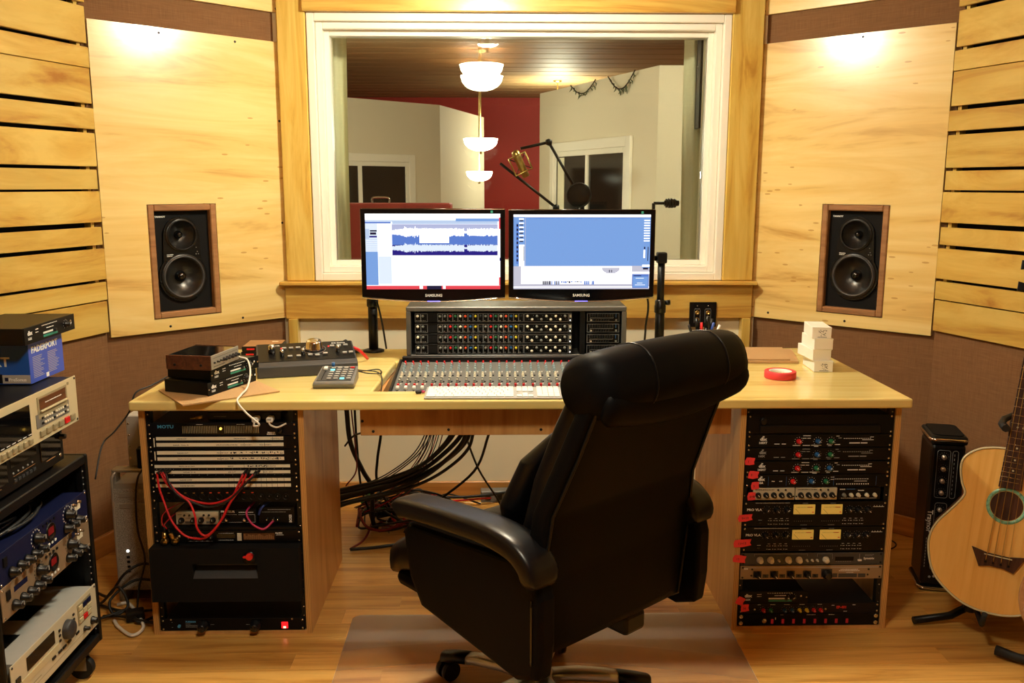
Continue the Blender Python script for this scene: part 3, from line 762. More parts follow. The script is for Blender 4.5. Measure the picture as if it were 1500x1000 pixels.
# ------------------------------------------------------------------ loudspeakers set into the panels
plain('cone_black', (26, 25, 24), .32, spec=.6)
def speaker(label, loc, rz, logo, s0, s1, side):
    W_, H_ = s1-s0-.004, .473
    t = thing('studio_monitor', label, 'loudspeaker', loc, rz, 'flush mounted loudspeakers')
    fr = .026
    ring(MB(), 0, W_, 0, H_, fr, -.004, .03, .004).build('wooden_frame', 'frame_walnut', t)
    MB().box(fr, W_-fr, .066, .24, fr, H_-fr).build('cabinet', 'black_plastic', t)
    cx = W_/2+.004*side
    bz, tz = .168, .345
    rb, rt_ = .106, .078
    poly = [(cx-rb*sin(radians(-128+256*i/24)), bz-rb*cos(radians(-128+256*i/24))) for i in range(25)]
    arc = [(cx+rt_*sin(radians(90-180*i/16)), tz+rt_*cos(radians(90-180*i/16))) for i in range(17)]
    poly = poly+(arc[::-1] if poly[-1][0] < cx else arc)
    mt = Matrix.Rotation(pi/2, 4, 'X')
    def plate(name, outer, holes, y, th_, mat):
        bm = bmesh.new(); ed = []
        for lp in [outer]+[[(hx+hr*cos(2*pi*i/40), hz+hr*sin(2*pi*i/40)) for i in range(40)] for hx, hz, hr in holes]:
            vs = [bm.verts.new((x, y, z)) for x, z in lp]; ed += [bm.edges.new((vs[i], vs[(i+1) % len(vs)])) for i in range(len(vs))]
        bmesh.ops.triangle_fill(bm, edges=ed, use_beauty=True)
        for f in bm.faces:
            if f.normal.y > 0: f.normal_flip()
        me = bpy.data.meshes.new(name); bm.to_mesh(me); bm.free(); me.materials.append(M(mat))
        o = place(name, me, t); sd = o.modifiers.new('thickness', 'SOLIDIFY'); sd.thickness = th_; sd.offset = -1; return o
    hl = [(cx, bz, .094), (cx, tz, .067)]
    plate('front_panel', [(fr, fr), (W_-fr, fr), (W_-fr, H_-fr), (fr, H_-fr)], hl, .026, .004, 'foam_black')
    plate('baffle_plate', poly, hl, .016, .009, 'black_plastic')
    def driver(z, r, cap, name, sur):
        m2 = Matrix.Translation((cx, .016, z)) @ mt
        d = MB().lathe([(r, 0), (r*.985, .005), (r*.9, .007), (r*.86, .004), (r*.84, -.001), (r*.5, -.024), (r*.24, -.038), (0, -.038)], 40, m2).build(name, 'cone_black', t)
        MB().lathe([(r*.93, .005), (r*.90, .011), (r*.85, .010), (r*.82, .002)], 40, m2).build('surround', sur, d)
        MB().lathe([(r*.25, -.036), (r*.24, -.028), (r*.17, -.014), (0, -.008)], 24, m2).build('dust_cap', cap, d)
    driver(bz, .098, 'gloss_black', 'woofer', 'dark_grey')
    driver(tz, .07, 'gloss_black', 'tweeter_horn', 'black_metal')
    for a in (45, 100, 150, 210, 260, 315):
        place('screw', screw_mesh('black_metal', .004), t, (cx+.101*sin(radians(a)), .0155, bz+.101*cos(radians(a))))
    for a in (0, 75, 285): place('screw', screw_mesh('black_metal', .0035), t, (cx+.0745*sin(radians(a)), .0155, tz+.0745*cos(radians(a))))
    text(logo, .0105, 'print_white', t, (fr+.012, .0255, H_-fr-.028), bold=.0004)
    marks(t, squiggle(cx-.068, cx-.04, .262, .004, 5)+squiggle(cx-.068, cx-.045, .256, .003, 5), 'print_white', .0155)
    for dx, dz in ((.062, .29), (.066, .272), (.06, .262), (.07, .262)): place('indicator', screw_mesh('print_grey', .0022), t, (cx+dx, .0155, dz))
    return t
aL = atan2(.57, .599); uL = Vector((cos(aL), sin(aL), 0))
p = Vector((-1.675, 3.57, .937))+uL*(AL-HS[1]+.002); speaker('black two-way loudspeaker in a walnut frame, in the panel above the patch bay cabinet', p, aL, 'TANNOY', AL-HS[1], AL-HS[0], -1)
p = Vector((1.076, 4.14, .937))+Vector((cos(-aL), sin(-aL), 0))*(HS[0]-.010); speaker('black two-way loudspeaker in a walnut frame, in the panel above the white boxes', p, -aL, 'TANNOY', HS[0]-.012, HS[1]-.02, 1)

# ------------------------------------------------------------------ computer screens
for n_, c_, k_ in (('scr_white', (255, 255, 255), 1.5), ('scr_pale', (226, 238, 252), 1.1), ('scr_light', (196, 216, 246), 1.), ('scr_blue', (126, 168, 232), 1.), ('scr_mid', (92, 130, 214), 1.), ('scr_navy', (40, 30, 140), .9), ('scr_red', (244, 76, 88), 1.), ('scr_lav', (186, 192, 228), 1.), ('scr_dark', (36, 34, 70), .8), ('scr_grey', (206, 204, 220), 1.)): emis(n_, c_, k_)
def screen_canvas(w, h):
    cols = ['scr_white', 'scr_pale', 'scr_light', 'scr_blue', 'scr_mid', 'scr_navy', 'scr_red', 'scr_lav', 'scr_dark', 'scr_grey']
    mb = MB(); lev = [0]
    def R(c, u0, u1, v0, v1, l=1):
        y = -.0002*l
        mb.add([(u0*w, y, h-v1*h), (u1*w, y, h-v1*h), (u1*w, y, h-v0*h), (u0*w, y, h-v0*h)], [(0, 1, 2, 3)], cols.index('scr_'+c))
    return mb, cols, R
def wave_left(R):
    R('white', 0, 1, 0, 1, 0)
    R('blue', .67, .995, .062, .10); R('light', 0, .67, .085, .105); R('mid', .0, .19, .107, .128); R('light', .2, .98, .10, .135)
    R('pale', .0, .09, .13, .5); R('blue', 0, .09, .5, .945); R('pale', .093, .19, .56, .93)
    for k in range(6): R('light', .004, .086, .335+k*.028, .340+k*.028, 2)
    R('dark', .035, .085, .215, .235, 2); R('dark', .035, .08, .245, .275, 2); R('light', .0, .03, .2, .33, 2); R('navy', .03, .085, .29, .312, 2)
    for k in range(14): R('light', .02+k*.045, .021+k*.045+.002, .055, .08, 2)
    R('lav', .197, .98, .138, .245); R('mid', .197, .98, .245, .41); R('navy', .197, .98, .41, .548)
    rn = random.Random(3); n = 170
    def env(u):
        e = .028+.02*min(1, u*6)
        if u > .42: e = .046
        if .11 < u < .14: e += .02
        if .21 < u < .22: e += .018
        if .68 < u < .71: e = .014
        return e
    for k in range(n):
        u = k/n; a = env(u)*rn.uniform(.75, 1.25); b = env(u)*rn.uniform(.75, 1.25)
        x0, x1 = .197+.783*k/n, .197+.783*(k+1)/n
        R('white', x0, x1, .243-a, .243+b, 2); R('pale', x0, x1, .452-a*.9, .452+b*.9, 2)
    R('white', .40, .62, .2, .385, 3)
    R('white', .197, .985, .552, .945, 2)
    R('red', .0, 1, .952, 1., 2); R('red', .99, 1, .05, .2, 2); R('navy', .994, 1, .58, .62, 2); R('red', .99, 1, .84, .95, 2)
    R('dark', .45, .56, .952, 1, 3); R('white', .395, .42, .955, .995, 4); R('white', .57, .59, .955, .995, 4)
def desktop_right(R):
    R('grey', 0, 1, 0, 1, 0)
    R('white', 0, 1, .0, .03); R('blue', .0, .085, .035, .69); R('mid', .02, .035, .12, .66, 2)
    for k in range(9): R('dark', .022, .034, .13+k*.058, .16+k*.058, 3)
    for k in range(6): R('white', .04, .075, .05+k*.055, .07+k*.055, 2); R('dark', .045, .07, .075+k*.055, .09+k*.055, 2)
    R('white', .04, .08, .40, .69, 2); R('dark', .074, .078, .42, .62, 3)
    R('blue', .088, .945, .04, .685); R('mid', .088, .945, .04, .06)
    R('blue', .945, 1, .04, .72)
    for k in range(9): R('white', .952, .995, .07+k*.034, .085+k*.034, 2)
    R('dark', .955, .965, .43, .46, 2); R('white', .952, .965, .47, .58, 2); R('dark', .982, .988, .43, .62, 2); R('white', .945, 1, .67, .70, 2); R('dark', .952, .99, .71, .735, 2)
    R('white', .055, .87, .69, .93, 2)
    for k in range(6):
        f = sqrt(max(0, 1-(k/6)**2)); R('grey', .715-.065*f, .715+.065*f, .712+k*.012, .7245+k*.012, 3)
    R('dark', .702, .708, .74, .775, 4); R('dark', .718, .724, .74, .775, 4)
    rn = random.Random(5)
    for a, b in ((.215, .285), (.30, .34), (.35, .50), (.52, .56), (.575, .595)):
        x = a
        while x < b:
            wd = rn.uniform(.004, .012); R('dark' if rn.random() > .4 else 'mid', x, min(b, x+wd), .89 if b-a < .1 else .892, .94 if b-a < .1 else rn.uniform(.9, .92), 3); x += wd*1.4
    R('white', .0, 1, .966, .98, 2)
    R('mid', .875, .995, .80, .985, 3); R('blue', .88, .99, .83, .975, 4); R('white', .87, 1, .765, .795, 4); R('dark', .885, .94, .815, .825, 5)
    for k, (a, b) in enumerate(((.9, .96), (.91, .95), (.895, .97))): R('white', a, b, (.85, .915, .94)[k], (.856, .921, .946)[k], 5)
def computer_screen(label, x0, z0, y, W_, H_, draw, led):
    t = thing('computer_monitor', label, 'monitor', (x0, y, z0), 0, 'computer monitors on poles')
    # body with gently bowed lower edge
    poly = [(0, .012), (0, H_), (W_, H_), (W_, .012)]+[(W_*(1-i/14), .012-.016*sin(pi*i/14)) for i in range(1, 14)]
    mt = Matrix.Rotation(pi/2, 4, 'X')
    MB().prism(poly, -.022, 0, mt).build('bezel', 'gloss_black', t, bevel=.003)
    MB().box(.05, W_-.05, .022, .05, .05, H_-.05, .01).build('rear_housing', 'black_plastic', t)
    MB().tube([(W_*i/14, -.002, .010-.016*sin(pi*i/14)) for i in range(15)], .0028, 6).build('chrome_strip', 'chrome', t)
    MB().tube([(.01, .002, H_-.0005), (W_-.01, .002, H_-.0005)], .0015, 6).build('top_highlight_strip', 'gloss_black', t)
    sw, sh = W_-.038, H_-.062
    mb, cols, R = screen_canvas(sw, sh); draw(R)
    mb.build('screen', cols, t, (.019, -.0006, .043))
    text('SAMSUNG', .0145, 'print_white', t, (W_/2, -.0004, .014), align='CENTER', bold=.0003)
    MB().box(-.025, .025, -.005, -.002, -.003, .0005, .001).build('power_light', 'led_blue', t, (W_/2, 0, -.003))
    MB().box(W_-.056, W_-.047, -.0008, 0, H_-.016, H_-.007).build('sticker', 'print_teal', t)
    return t
computer_screen('black widescreen monitor showing a white audio waveform session', -.636, 1.051, 3.43, .555, .352, wave_left, 0)
computer_screen('black widescreen monitor showing a plain blue mixer window', -.068, 1.051, 3.43, .566, .349, desktop_right, 1)
def pole(label, x, y, top, collar, arm_to, zarm):
    t = thing('monitor_pole', label, 'stand', (x, y, DZ), 0, 'monitor poles')
    MB().lathe([(0, 0), (.044, 0), (.044, .006), (.03, .010), (.02, .012), (0, .012)], 20).build('base_flange', 'black_metal', t)
    MB().cyl((0, 0, .01), (0, 0, collar+.03), .0195).build('lower_tube', 'black_metal', t)
    MB().cyl((0, 0, collar), (0, 0, top), .015).build('upper_tube', 'black_metal', t)
    MB().lathe([(.02, 0), (.024, .004), (.024, .03), (.022, .034), (.022, .05), (.016, .056)], 18, Matrix.Translation((0, 0, collar))).build('collar', 'black_plastic', t)
    MB().cyl((.02, 0, collar+.043), (.04, 0, collar+.043), .009, .012, 10).build('locking_knob', 'black_plastic', t)
    MB().box(-.02, .02, -.022, .02, zarm-.04, zarm+.004, .005).build('elbow', 'black_metal', t)
    ax, ay = arm_to
    MB().tube([(0, 0, zarm-.02), (ax*.6, ay*.3, zarm-.02), (ax, ay, zarm-.02)], .011).build('arm', 'black_metal', t)
    MB().box(ax-.05, ax+.05, ay-.012, ay+.002, zarm-.07, zarm+.03, .003).build('mount_plate', 'black_metal', t)
    return t
pole('black monitor pole beside the silver knobbed controller', -.622, 3.615, .42, .185, (.22, -.118), .40)
pole('black monitor pole behind the swivel chair', .557, 3.60, .385, .16, (-.25, -.103), .405)

# ------------------------------------------------------------------ outboard box with four rows of modules
XB0, XB1, YB = -.466, .392, 3.41
bx = thing('module_rack_box', 'grey tabletop rack box on the worktop, below the monitors', 'rack box', (XB0, YB, DZ))
BW, BH, BD = XB1-XB0, .212, .2
MB().box(0, BW, 0, BD, BH-.018, BH, .003).build('top_panel', 'rack_grey', bx)
MB().box(0, BW, 0, BD, 0, .022, .003).build('bottom_panel', 'rack_grey', bx)
for x in (0, BW-.018): MB().box(x, x+.018, 0, BD, .022, BH-.018, .002).build('side_panel', 'rack_grey', bx)
MB().box(.018, BW-.018, .15, BD-.002, .022, BH-.018).build('back_panel', 'black_metal', bx)
MB().box(.6+.077, .6+.097, .010, .10, .023, BH-.019).build('divider', 'black_metal', bx)
def cellx(c): return c/8.824*.002662          # small crop units along a row -> metres
ROWP = .0418
cell_cols = [(325, 'knob_grey'), (390, 'knob_grey'), (457, 'knob_red'), (523, 'knob_green'), (587, 'knob_cream'), (652, 'knob_orange'), (718, 'knob_blue'), (783, 'knob_yellow'), (850, 'knob_black'), (913, 'knob_grey'), (980, 'knob_red'), (1045, 'knob_green'), (1112, 'knob_cream'), (1176, 'knob_orange'), (1242, 'knob_blue'), (1307, 'knob_yellow'), (1372, 'knob_black')]
rown = ('lowest', 'second lowest', 'second highest', 'highest')
for k in range(4):
    z = DZ+.0235+k*ROWP
    W_ = .612
    t = thing('channel_module', 'black channel strip with rows of coloured knobs, %s in the grey rack box' % rown[k], 'audio module', (XB0+.033, YB+.012, z))
    MB().box(0, W_, 0, .12, 0, ROWP-.002, .0008).build('body', 'black_panel', t)
    pr = []
    def outline(a, b, z0=.003, z1=ROWP-.006):
        pr.extend([(a, b, z0, z0+.0011), (a, b, z1-.0011, z1), (a, a+.0011, z0, z1), (b-.0011, b, z0, z1)])
    outline(cellx(3), cellx(75)); outline(cellx(78), cellx(165))
    for c, _ in cell_cols: outline(cellx(c-31), cellx(c+31))
    outline(cellx(1412), cellx(1985)); outline(cellx(1995), cellx(2026))
    pr += [(cellx(15+q*22), cellx(27+q*22), .007, .009) for q in range(6)]
    for c, _ in cell_cols: pr += [(cellx(c-20), cellx(c-4), .0065, .009)]
    for q in range(9): pr += [(cellx(1470+q*60), cellx(1474+q*60), .012+(q % 2)*.014, .015+(q % 2)*.014)]
    marks(t, pr, 'print_grey', -.0002)
    knob(t, cellx(36), .026, .0050, 'knob_cream', .010); knob(t, cellx(104), .026, .0045, 'knob_grey', .010)
    for q in range(6): rect(t, 'fader_slot', cellx(176+q*19), cellx(187+q*19), .006, .031, 'black_void', .0012)
    for c, m in cell_cols: knob(t, cellx(c), .0255, .0048, m, .011)
    for c, m, up in ((1455, 'knob_cream', 1), (1513, 'knob_cream', 0), (1576, 'knob_grey', 1), (1634, 'knob_grey', 0), (1698, 'knob_cream', 1), (1756, 'knob_cream', 0), (1820, 'knob_cream', 1), (1878, 'knob_cream', 0), (1940, 'knob_grey', 1)): knob(t, cellx(c), .0255 if up else .0125, .0050, m, .011)
    for c in (2004, 2016): rect(t, 'button', cellx(c-4), cellx(c+4), .020, .031, 'knob_cream', .004)
    rect(t, 'lamp', cellx(2003), cellx(2013), .006, .0115, 'led_white', .001)
    t = thing('routing_module', 'short black push-button module, %s in the grey rack box' % rown[k], 'audio module', (XB0+.702, YB+.012, z))
    W2 = .132
    MB().box(0, W2, 0, .12, 0, ROWP-.002, .0008).build('body', 'black_panel', t)
    pr = []; outline(.003, W2-.004); pr += [(.016, .105, .0165, .018), (.014, .0155, .004, .018), (.104, .1055, .0165, .02)]
    marks(t, pr, 'print_grey', -.0002)
    for q in range(10): rect(t, 'button', .012+q*.0098, .0175+q*.0098, .022, .033, 'knob_black', .006); 
    for q in range(7): rect(t, 'button', .026+q*.0098, .031+q*.0098, .005, .0125, 'knob_black', .006)
    rect(t, 'button', .016, .022, .006, .012, 'knob_cream', .003); rect(t, 'button', .113, .12, .006, .013, 'knob_grey', .003)
    rect(t, 'meter_strip', .1145, .1165, .02, .035, 'knob_blue', .001)

# ------------------------------------------------------------------ mixing console
TL = atan2(.04, .42)
mc = thing('mixing_console', 'dark grey mixing console sunk into the worktop', 'mixer', (-.488, 2.905, .782), 0, rot=(TL, 0, 0))
MW = .90
MB().box(0, MW, 0, .455, -.045, 0, .004).build('chassis', 'console_grey', mc)
MB().box(-.0, .012, .01, .45, .0005, .010, .003).build('end_cheek', 'black_plastic', mc)
MB().box(MW-.012, MW, .01, .45, .0005, .010, .003).build('end_cheek', 'black_plastic', mc)
MB().box(.012, MW-.012, .436, .455, .0005, .022, .003).build('meter_bridge', 'black_plastic', mc)
UP = (-pi/2, 0, 0)
def kz(par, x, y, me, name='knob'): return place(name, me, par, (x, y, .0002), UP)
m_sb = knob_mesh(.0048, .016, 'knob_steel_blue', 'knob_steel_blue'); m_gr = knob_mesh(.0048, .015, 'knob_grey', 'knob_cream')
m_cr = knob_mesh(.0044, .014, 'knob_cream'); m_rd = knob_mesh(.0046, .011, 'knob_red', None, False); m_rs = knob_mesh(.0042, .015, 'knob_red')
cap_me = MB().box(-.0055, .0055, -.010, .010, 0, .011, .002).box(-.0055, .0055, -.0008, .0008, .0105, .0116).mesh('fader_cap', 'white_plastic')
slot_me = MB().box(-.0012, .0012, -.05, .05, 0, .0006).mesh('fader_slot', 'black_void')
strip_me = MB().box(-.0135, .0135, -.215, .215, 0, .0005).mesh('channel_plate', 'console_grey')
btn_me = MB().box(-.003, .003, -.0025, .0025, 0, .004).mesh('button', 'knob_black'); btw_me = MB().box(-.003, .003, -.0025, .0025, 0, .005).mesh('button', 'white_plastic')
for c in range(24):
    x = .0275+c*.0287+(c//4)*.0035
    place('channel_plate', strip_me, mc, (x, .222, .0001))
    place('fader_slot', slot_me, mc, (x, .075, .0005))
    place('fader_cap', cap_me, mc, (x, .110 if c < 4 else .05, .0012))
    kz(mc, x-.001, .142, m_rd); place('button', btw_me, mc, (x+.006, .158, .0005))
    kz(mc, x, .178, m_gr); place('button', btn_me, mc, (x+.009, .190, .0005)); kz(mc, x, .206, m_gr)
    kz(mc, x, .245, m_cr); kz(mc, x, .270, m_cr); place('button', btn_me, mc, (x+.010, .262, .0005))
    kz(mc, x, .310, m_sb); kz(mc, x, .340, m_sb); kz(mc, x, .370, m_sb); kz(mc, x, .405, m_rs)
    place('button', btw_me, mc, (x+.010, .300, .0005))
for q in range(6):
    x = .735+q*.026; place('fader_slot', slot_me, mc, (x, .075, .0005)); place('fader_cap', cap_me, mc, (x, .06, .0012))
    for y in (.16, .2, .24, .28, .32, .36): kz(mc, x, y, m_gr if q % 2 else m_sb)

# ------------------------------------------------------------------ computer keyboard
kb = thing('computer_keyboard', 'thin white computer keyboard on the front edge of the worktop', 'keyboard', (-.350, 2.772, DZ+.001), radians(-.6), rot=(radians(3.4), 0, radians(-.6)))
MB().box(0, .445, 0, .122, 0, .006, .002).build('case', 'light_grey', kb)
def key(w, d): return cached(('key', round(w, 4), round(d, 4)), lambda: MB().box(-w/2, w/2, -d/2, d/2, 0, .0035, .001).mesh('key', 'white_plastic'))
def keyrow(y, d, widths, x0=.006):
    x = x0
    for w_ in widths:
        if w_ < 0: x += -w_; continue
        place('key', key(w_-.002, d), kb, (x+w_/2, y, .006)); x += w_
U = .0187
main = [[U*1.45]+[U]*0+[U]*12+[U*1.0], [U]*13+[U*1.45], [U*1.45]+[U]*13, [U*1.75]+[U]*11+[U*1.70], [U*2.2]+[U]*10+[U*2.25], [U*1.45, U*1.2, U*1.4, U*5.0, U*1.4, U*1.2, U*1.4]]
for r_, ws_ in enumerate(main):
    s_ = .283/sum(ws_); y_ = .113-r_*.0192; d_ = .010 if r_ == 0 else .0172
    keyrow(y_, d_, [w_*s_ for w_ in ws_])
for r_ in range(6):
    y_ = .113-r_*.0192; d_ = .010 if r_ == 0 else .0172
    if r_ in (0, 1, 2): keyrow(y_, d_, [U]*3, .297)
    if r_ == 4: keyrow(y_, d_, [U], .297+U)
    if r_ == 5: keyrow(y_, d_, [U]*3, .297)
    keyrow(y_, d_, [U]*4 if r_ not in (5,) else [U*2, U, U], .363)
t = thing('usb_stick', 'small dark stick with a pink tip at the corner of the keyboard', 'usb stick', (-.372, 2.855, DZ+.0015), .3)
MB().box(-.012, .008, -.007, .007, 0, .01, .003).build('body', 'navy_panel', t); MB().box(.008, .02, -.005, .005, .001, .008, .002).build('tip', 'pink_cable', t)
# ------------------------------------------------------------------ small things on the worktop
DT = DZ+.0012
def flat_mat(name, poly, z0, h, mat, label, cat):
    return tag(MB().prism(poly, z0, z0+h).build(name, mat), label, cat)
flat_mat('cork_mat', [(-1.09, 2.694), (-.835, 2.881), (-.985, 3.085), (-1.24, 2.90)], DT, .004, 'cork', 'thin cork mat hanging over the worktop edge under the black signal processors', 'cork mat')
flat_mat('cork_mat', [(.80, 3.34), (1.05, 3.335), (1.11, 3.60), (.82, 3.61)], DT, .008, 'cork', 'larger cork mat lying at the back beside the white boxes, undermost', 'cork mat')
flat_mat('cork_mat', [(.83, 3.352), (1.02, 3.347), (1.07, 3.60), (.84, 3.61)], DT+.0085, .006, 'cork', 'cork mat laid on top of another at the back of the worktop', 'cork mat')
def half_rack(name, label, cat, loc, rz, w=.255, d=.18, h=.043, ears=True, model='163X', group=None):
    t = thing(name, label, cat, loc, rz, group)
    MB().box(0, w, -.003, 0, 0, h, .001).build('faceplate', 'black_panel', t)
    MB().box(.012 if ears else 0, w-.012 if ears else w, .0002, d, .0006, h-.0006, .002).build('case', 'black_metal', t)
    text('dbx', .016, 'print_white', t, (.018, FY, h*.52), bold=.0006)
    text(model, .009, 'print_white', t, (.018, FY, h*.24), bold=.0003)
    pr = squiggle(.06, .075, h*.72, .003, 3)+squiggle(.06, .075, h*.55, .0025, 3)
    pr += [(.095+q*.008, .1+q*.008, h*.83, h*.83+.002) for q in range(11)]
    pr += squiggle(.12, .16, h*.62, .0025, 6)
    pr += [(.10, .175, h*.34, h*.34+.005)]
    pr += ticks(w-.055, h*.5, .013, .013, 9)
    marks(t, pr, 'print_white', FY)
    marks(t, [(.10, .18, h*.14, h*.14+.006)], 'print_teal', FY)
    rect(t, 'slider', .155, .163, h*.30, h*.30+.009, 'knob_black', .008, FY)
    knob(t, w-.055, h*.5, .0085, 'knob_black', .014, y=FY, pointer='print_white', turn=.7)
    place('jack', screw_mesh('chrome', .004), t, (w-.025, FY, h*.6))
    if ears:
        for x in (.006, w-.006): place('screw', screw_mesh('chrome', .003), t, (x, FY, h*.5))
    return t
ad = radians(69)
half_rack('signal_processor', 'black half-width compressor lying on the cork mat, lower of two', 'audio processor', (-1.047, 2.80, DT+.0045), ad)
half_rack('signal_processor', 'black half-width compressor stacked under the walnut-sided amplifier', 'audio processor', (-1.040, 2.815, DT+.0045+.044), ad)
t = thing('headphone_amplifier', 'walnut-sided box with a silver front, topmost of the stack on the cork mat', 'amplifier', (-1.028, 2.782, DT+.0045+.089), radians(80))
w_, d_, h_ = .195, .15, .047
MB().box(.006, w_-.006, -.002, d_, .003, h_-.002, .002).build('case', 'gloss_black', t)
MB().box(.002, w_-.002, -.005, -.002, 0.001, h_, .001).build('front_panel', 'aluminium', t)
for x in (0, w_-.006):
    s_ = MB().box(0, .006, -.004, d_, 0, h_, .0015).build('wood_side', 'walnut', t, (x, 0, 0))
    for y in (.03, .12): MB().lathe([(0, 0), (.005, 0), (.004, .002), (0, .002)], 10, Matrix.Translation((0 if x == 0 else .006, y, .016)) @ Matrix.Rotation(-pi/2 if x == 0 else pi/2, 4, 'Y')).build('screw', 'screw_black', s_)
for q, (r_, hh) in enumerate(((.003, .006), (.003, .01), (.003, .01), (.0055, .014), (.0055, .014), (.006, .016), (.006, .016), (.006, .016))): knob(t, .02+q*.0215, .022, r_, 'knob_black', hh, y=-.005)
marks(t, [(.012, w_-.012, .036, .0368)]+squiggle(.015, .09, .008, .002, 12), 'print_black', -.005)
MB().box(.03, .09, d_, d_+.02, .012, .03, .003).build('rear_connector', 'black_plastic', t)
# monitor controller with the big knob
t = thing('monitor_controller', 'dark wedge-shaped monitor controller with one big silver knob', 'controller', (-.962, 3.085, DT), radians(15))
w_, d_ = .355, .205
vs = [(0, 0, 0), (w_, 0, 0), (w_, d_, 0), (0, d_, 0), (0, .004, .040), (w_, .004, .040), (w_, .030, .050), (0, .030, .050), (0, d_, .088), (w_, d_, .088)]
MB().add(vs, [(0, 3, 2, 1), (0, 1, 5, 4), (4, 5, 6, 7), (7, 6, 9, 8), (3, 8, 9, 2), (0, 4, 7, 8, 3), (1, 2, 9, 6, 5)]).build('body', 'dark_grey', t, bevel=.004)
slope = atan2(.038, .175)
tp = bpy.data.objects.new('top_panel', MB().box(.006, w_-.006, .003, .172, 0, .0012).mesh('top_panel', 'black_panel')); C.objects.link(tp); tp.parent = t; tp.location = (0, .030, .0503); tp.rotation_euler = (slope, 0, 0)
def top(me, x, y, name, rot=UP): return place(name, me, tp, (x, y, .0014), rot)
bk = MB().lathe([(0, 0), (.033, 0), (.034, .006), (.031, .010), (.028, .03), (.025, .034), (.01, .0335), (0, .0335)], 32).mesh('big_knob', 'chrome')
top(bk, .208, .105, 'big_knob', None)
MB().tube([(.208+.042*cos(a), .105+.042*sin(a), .0015) for a in [2*pi*i/30 for i in range(30)]], .0007, 4, closed=True).build('dial_ring', 'print_grey', tp)
sm = knob_mesh(.0075, .022, 'chrome', 'satin_metal', False); bg = knob_mesh(.013, .03, 'chrome', 'satin_metal', False)
for x, y, m in ((.055, .085, bg), (.09, .055, sm), (.165, .06, sm), (.292, .07, sm)): top(m, x, y, 'knob')
bt = MB().box(-.008, .008, -.005, .005, 0, .006, .001).mesh('button', 'light_grey')
for x, y in ((.10, .118), (.125, .118), (.15, .118), (.118, .04), (.148, .04), (.19, .045), (.215, .04), (.245, .052), (.275, .12), (.30, .122), (.325, .124), (.315, .05), (.338, .052)): place('button', bt, tp, (x, y, .0014))
for x, y, m in ((.09, .122, 'led_red'), (.24, .062, 'led_red'), (.262, .122, 'led_red'), (.236, .14, 'led_green'), (.226, .085, 'led_red')): MB().cyl((x, y, .001), (x, y, .004), .0025, n=8).build('indicator', m, tp)
text('MACKIE.', .011, 'print_white', tp, (.045, .148, .0014), (0, 0, 0), bold=.0002); text('BIG KNOB', .011, 'print_white', tp, (.275, .15, .0014), (0, 0, 0), bold=.0002)
# small single-fader controller
t = thing('fader_controller', 'small grey single-fader controller with lit buttons', 'controller', (-.735, 2.925, DT), radians(1), rot=(0, 0, radians(1)))
w_, d_ = .138, .165
MB().add([(0, .008, 0), (w_, .008, 0), (w_-.006, d_, 0), (.006, d_, 0), (-.002, 0, .014), (w_+.002, 0, .014), (w_-.002, .004, .022), (.002, .004, .022), (w_-.006, d_, .045), (.006, d_, .045)], [(0, 3, 2, 1), (0, 1, 5, 4), (4, 5, 6, 7), (7, 6, 8, 9), (3, 9, 8, 2), (0, 4, 7, 9, 3), (1, 2, 8, 6, 5)]).build('body', 'mid_grey', t, bevel=.003)
fp = bpy.data.objects.new('top_panel', MB().box(.010, w_-.012, .012, .15, 0, .0012).mesh('top_panel', 'dark_grey')); C.objects.link(fp); fp.parent = t; fp.location = (0, .004, .0222); fp.rotation_euler = (atan2(.023, .161), 0, 0)
MB().box(.024, .027, .02, .12, .001, .0018).build('fader_slot', 'black_void', fp); MB().box(.019, .032, .108, .13, .0015, .012, .002).build('fader_cap', 'white_plastic', fp)
for j in range(6):
    for i in range(4):
        m = 'light_grey'
        if (i, j) == (3, 0): m = 'knob_red'
        if (i, j) in ((2, 5), (0, 1)): m = 'led_cyan'
        MB().box(-.0075, .0075, -.0045, .0045, 0, .004, .001).build('button', m, fp, (.05+i*.022, .135-j*.0215, .0014))
MB().cyl((.047, .148, .001), (.047, .148, .018), .006, n=12).build('knob', 'knob_blue', fp)
# external drives
for k, (z_, lb, dx) in enumerate(((0, 'brown-topped slim drive box at the back of the worktop, underneath another', 0), (.021, 'brown-topped slim drive box stacked on another at the back of the worktop', .004))):
    t = thing('external_drive', lb, 'hard drive', (-1.135+dx, 3.50, DT+z_), radians(3))
    MB().box(0, .15, 0, .15, 0, .019, .002).build('case', 'black_metal', t); MB().box(.004, .146, .004, .146, .0192, .0200).build('top_label', 'frame_walnut', t)
    if k: MB().box(.10, .125, .10, .115, .0201, .0204).build('sticker', 'label_white', t)
    MB().box(.02, .05, -.004, 0, .006, .012).build('plug', 'knob_red', t)
# roll of red tape
t = thing('tape_roll', 'roll of red tape lying flat on the worktop', 'tape', (.897, 3.082, DT))
MB().lathe([(.040, 0), (.054, 0), (.055, .001), (.055, .024), (.054, .025), (.040, .025), (.040, 0)], 40).build('tape', 'tape_red', t)
MB().lathe([(.037, .0005), (.0398, .0005), (.0398, .0245), (.037, .0245), (.037, .0005)], 40).build('core', 'card_white', t)
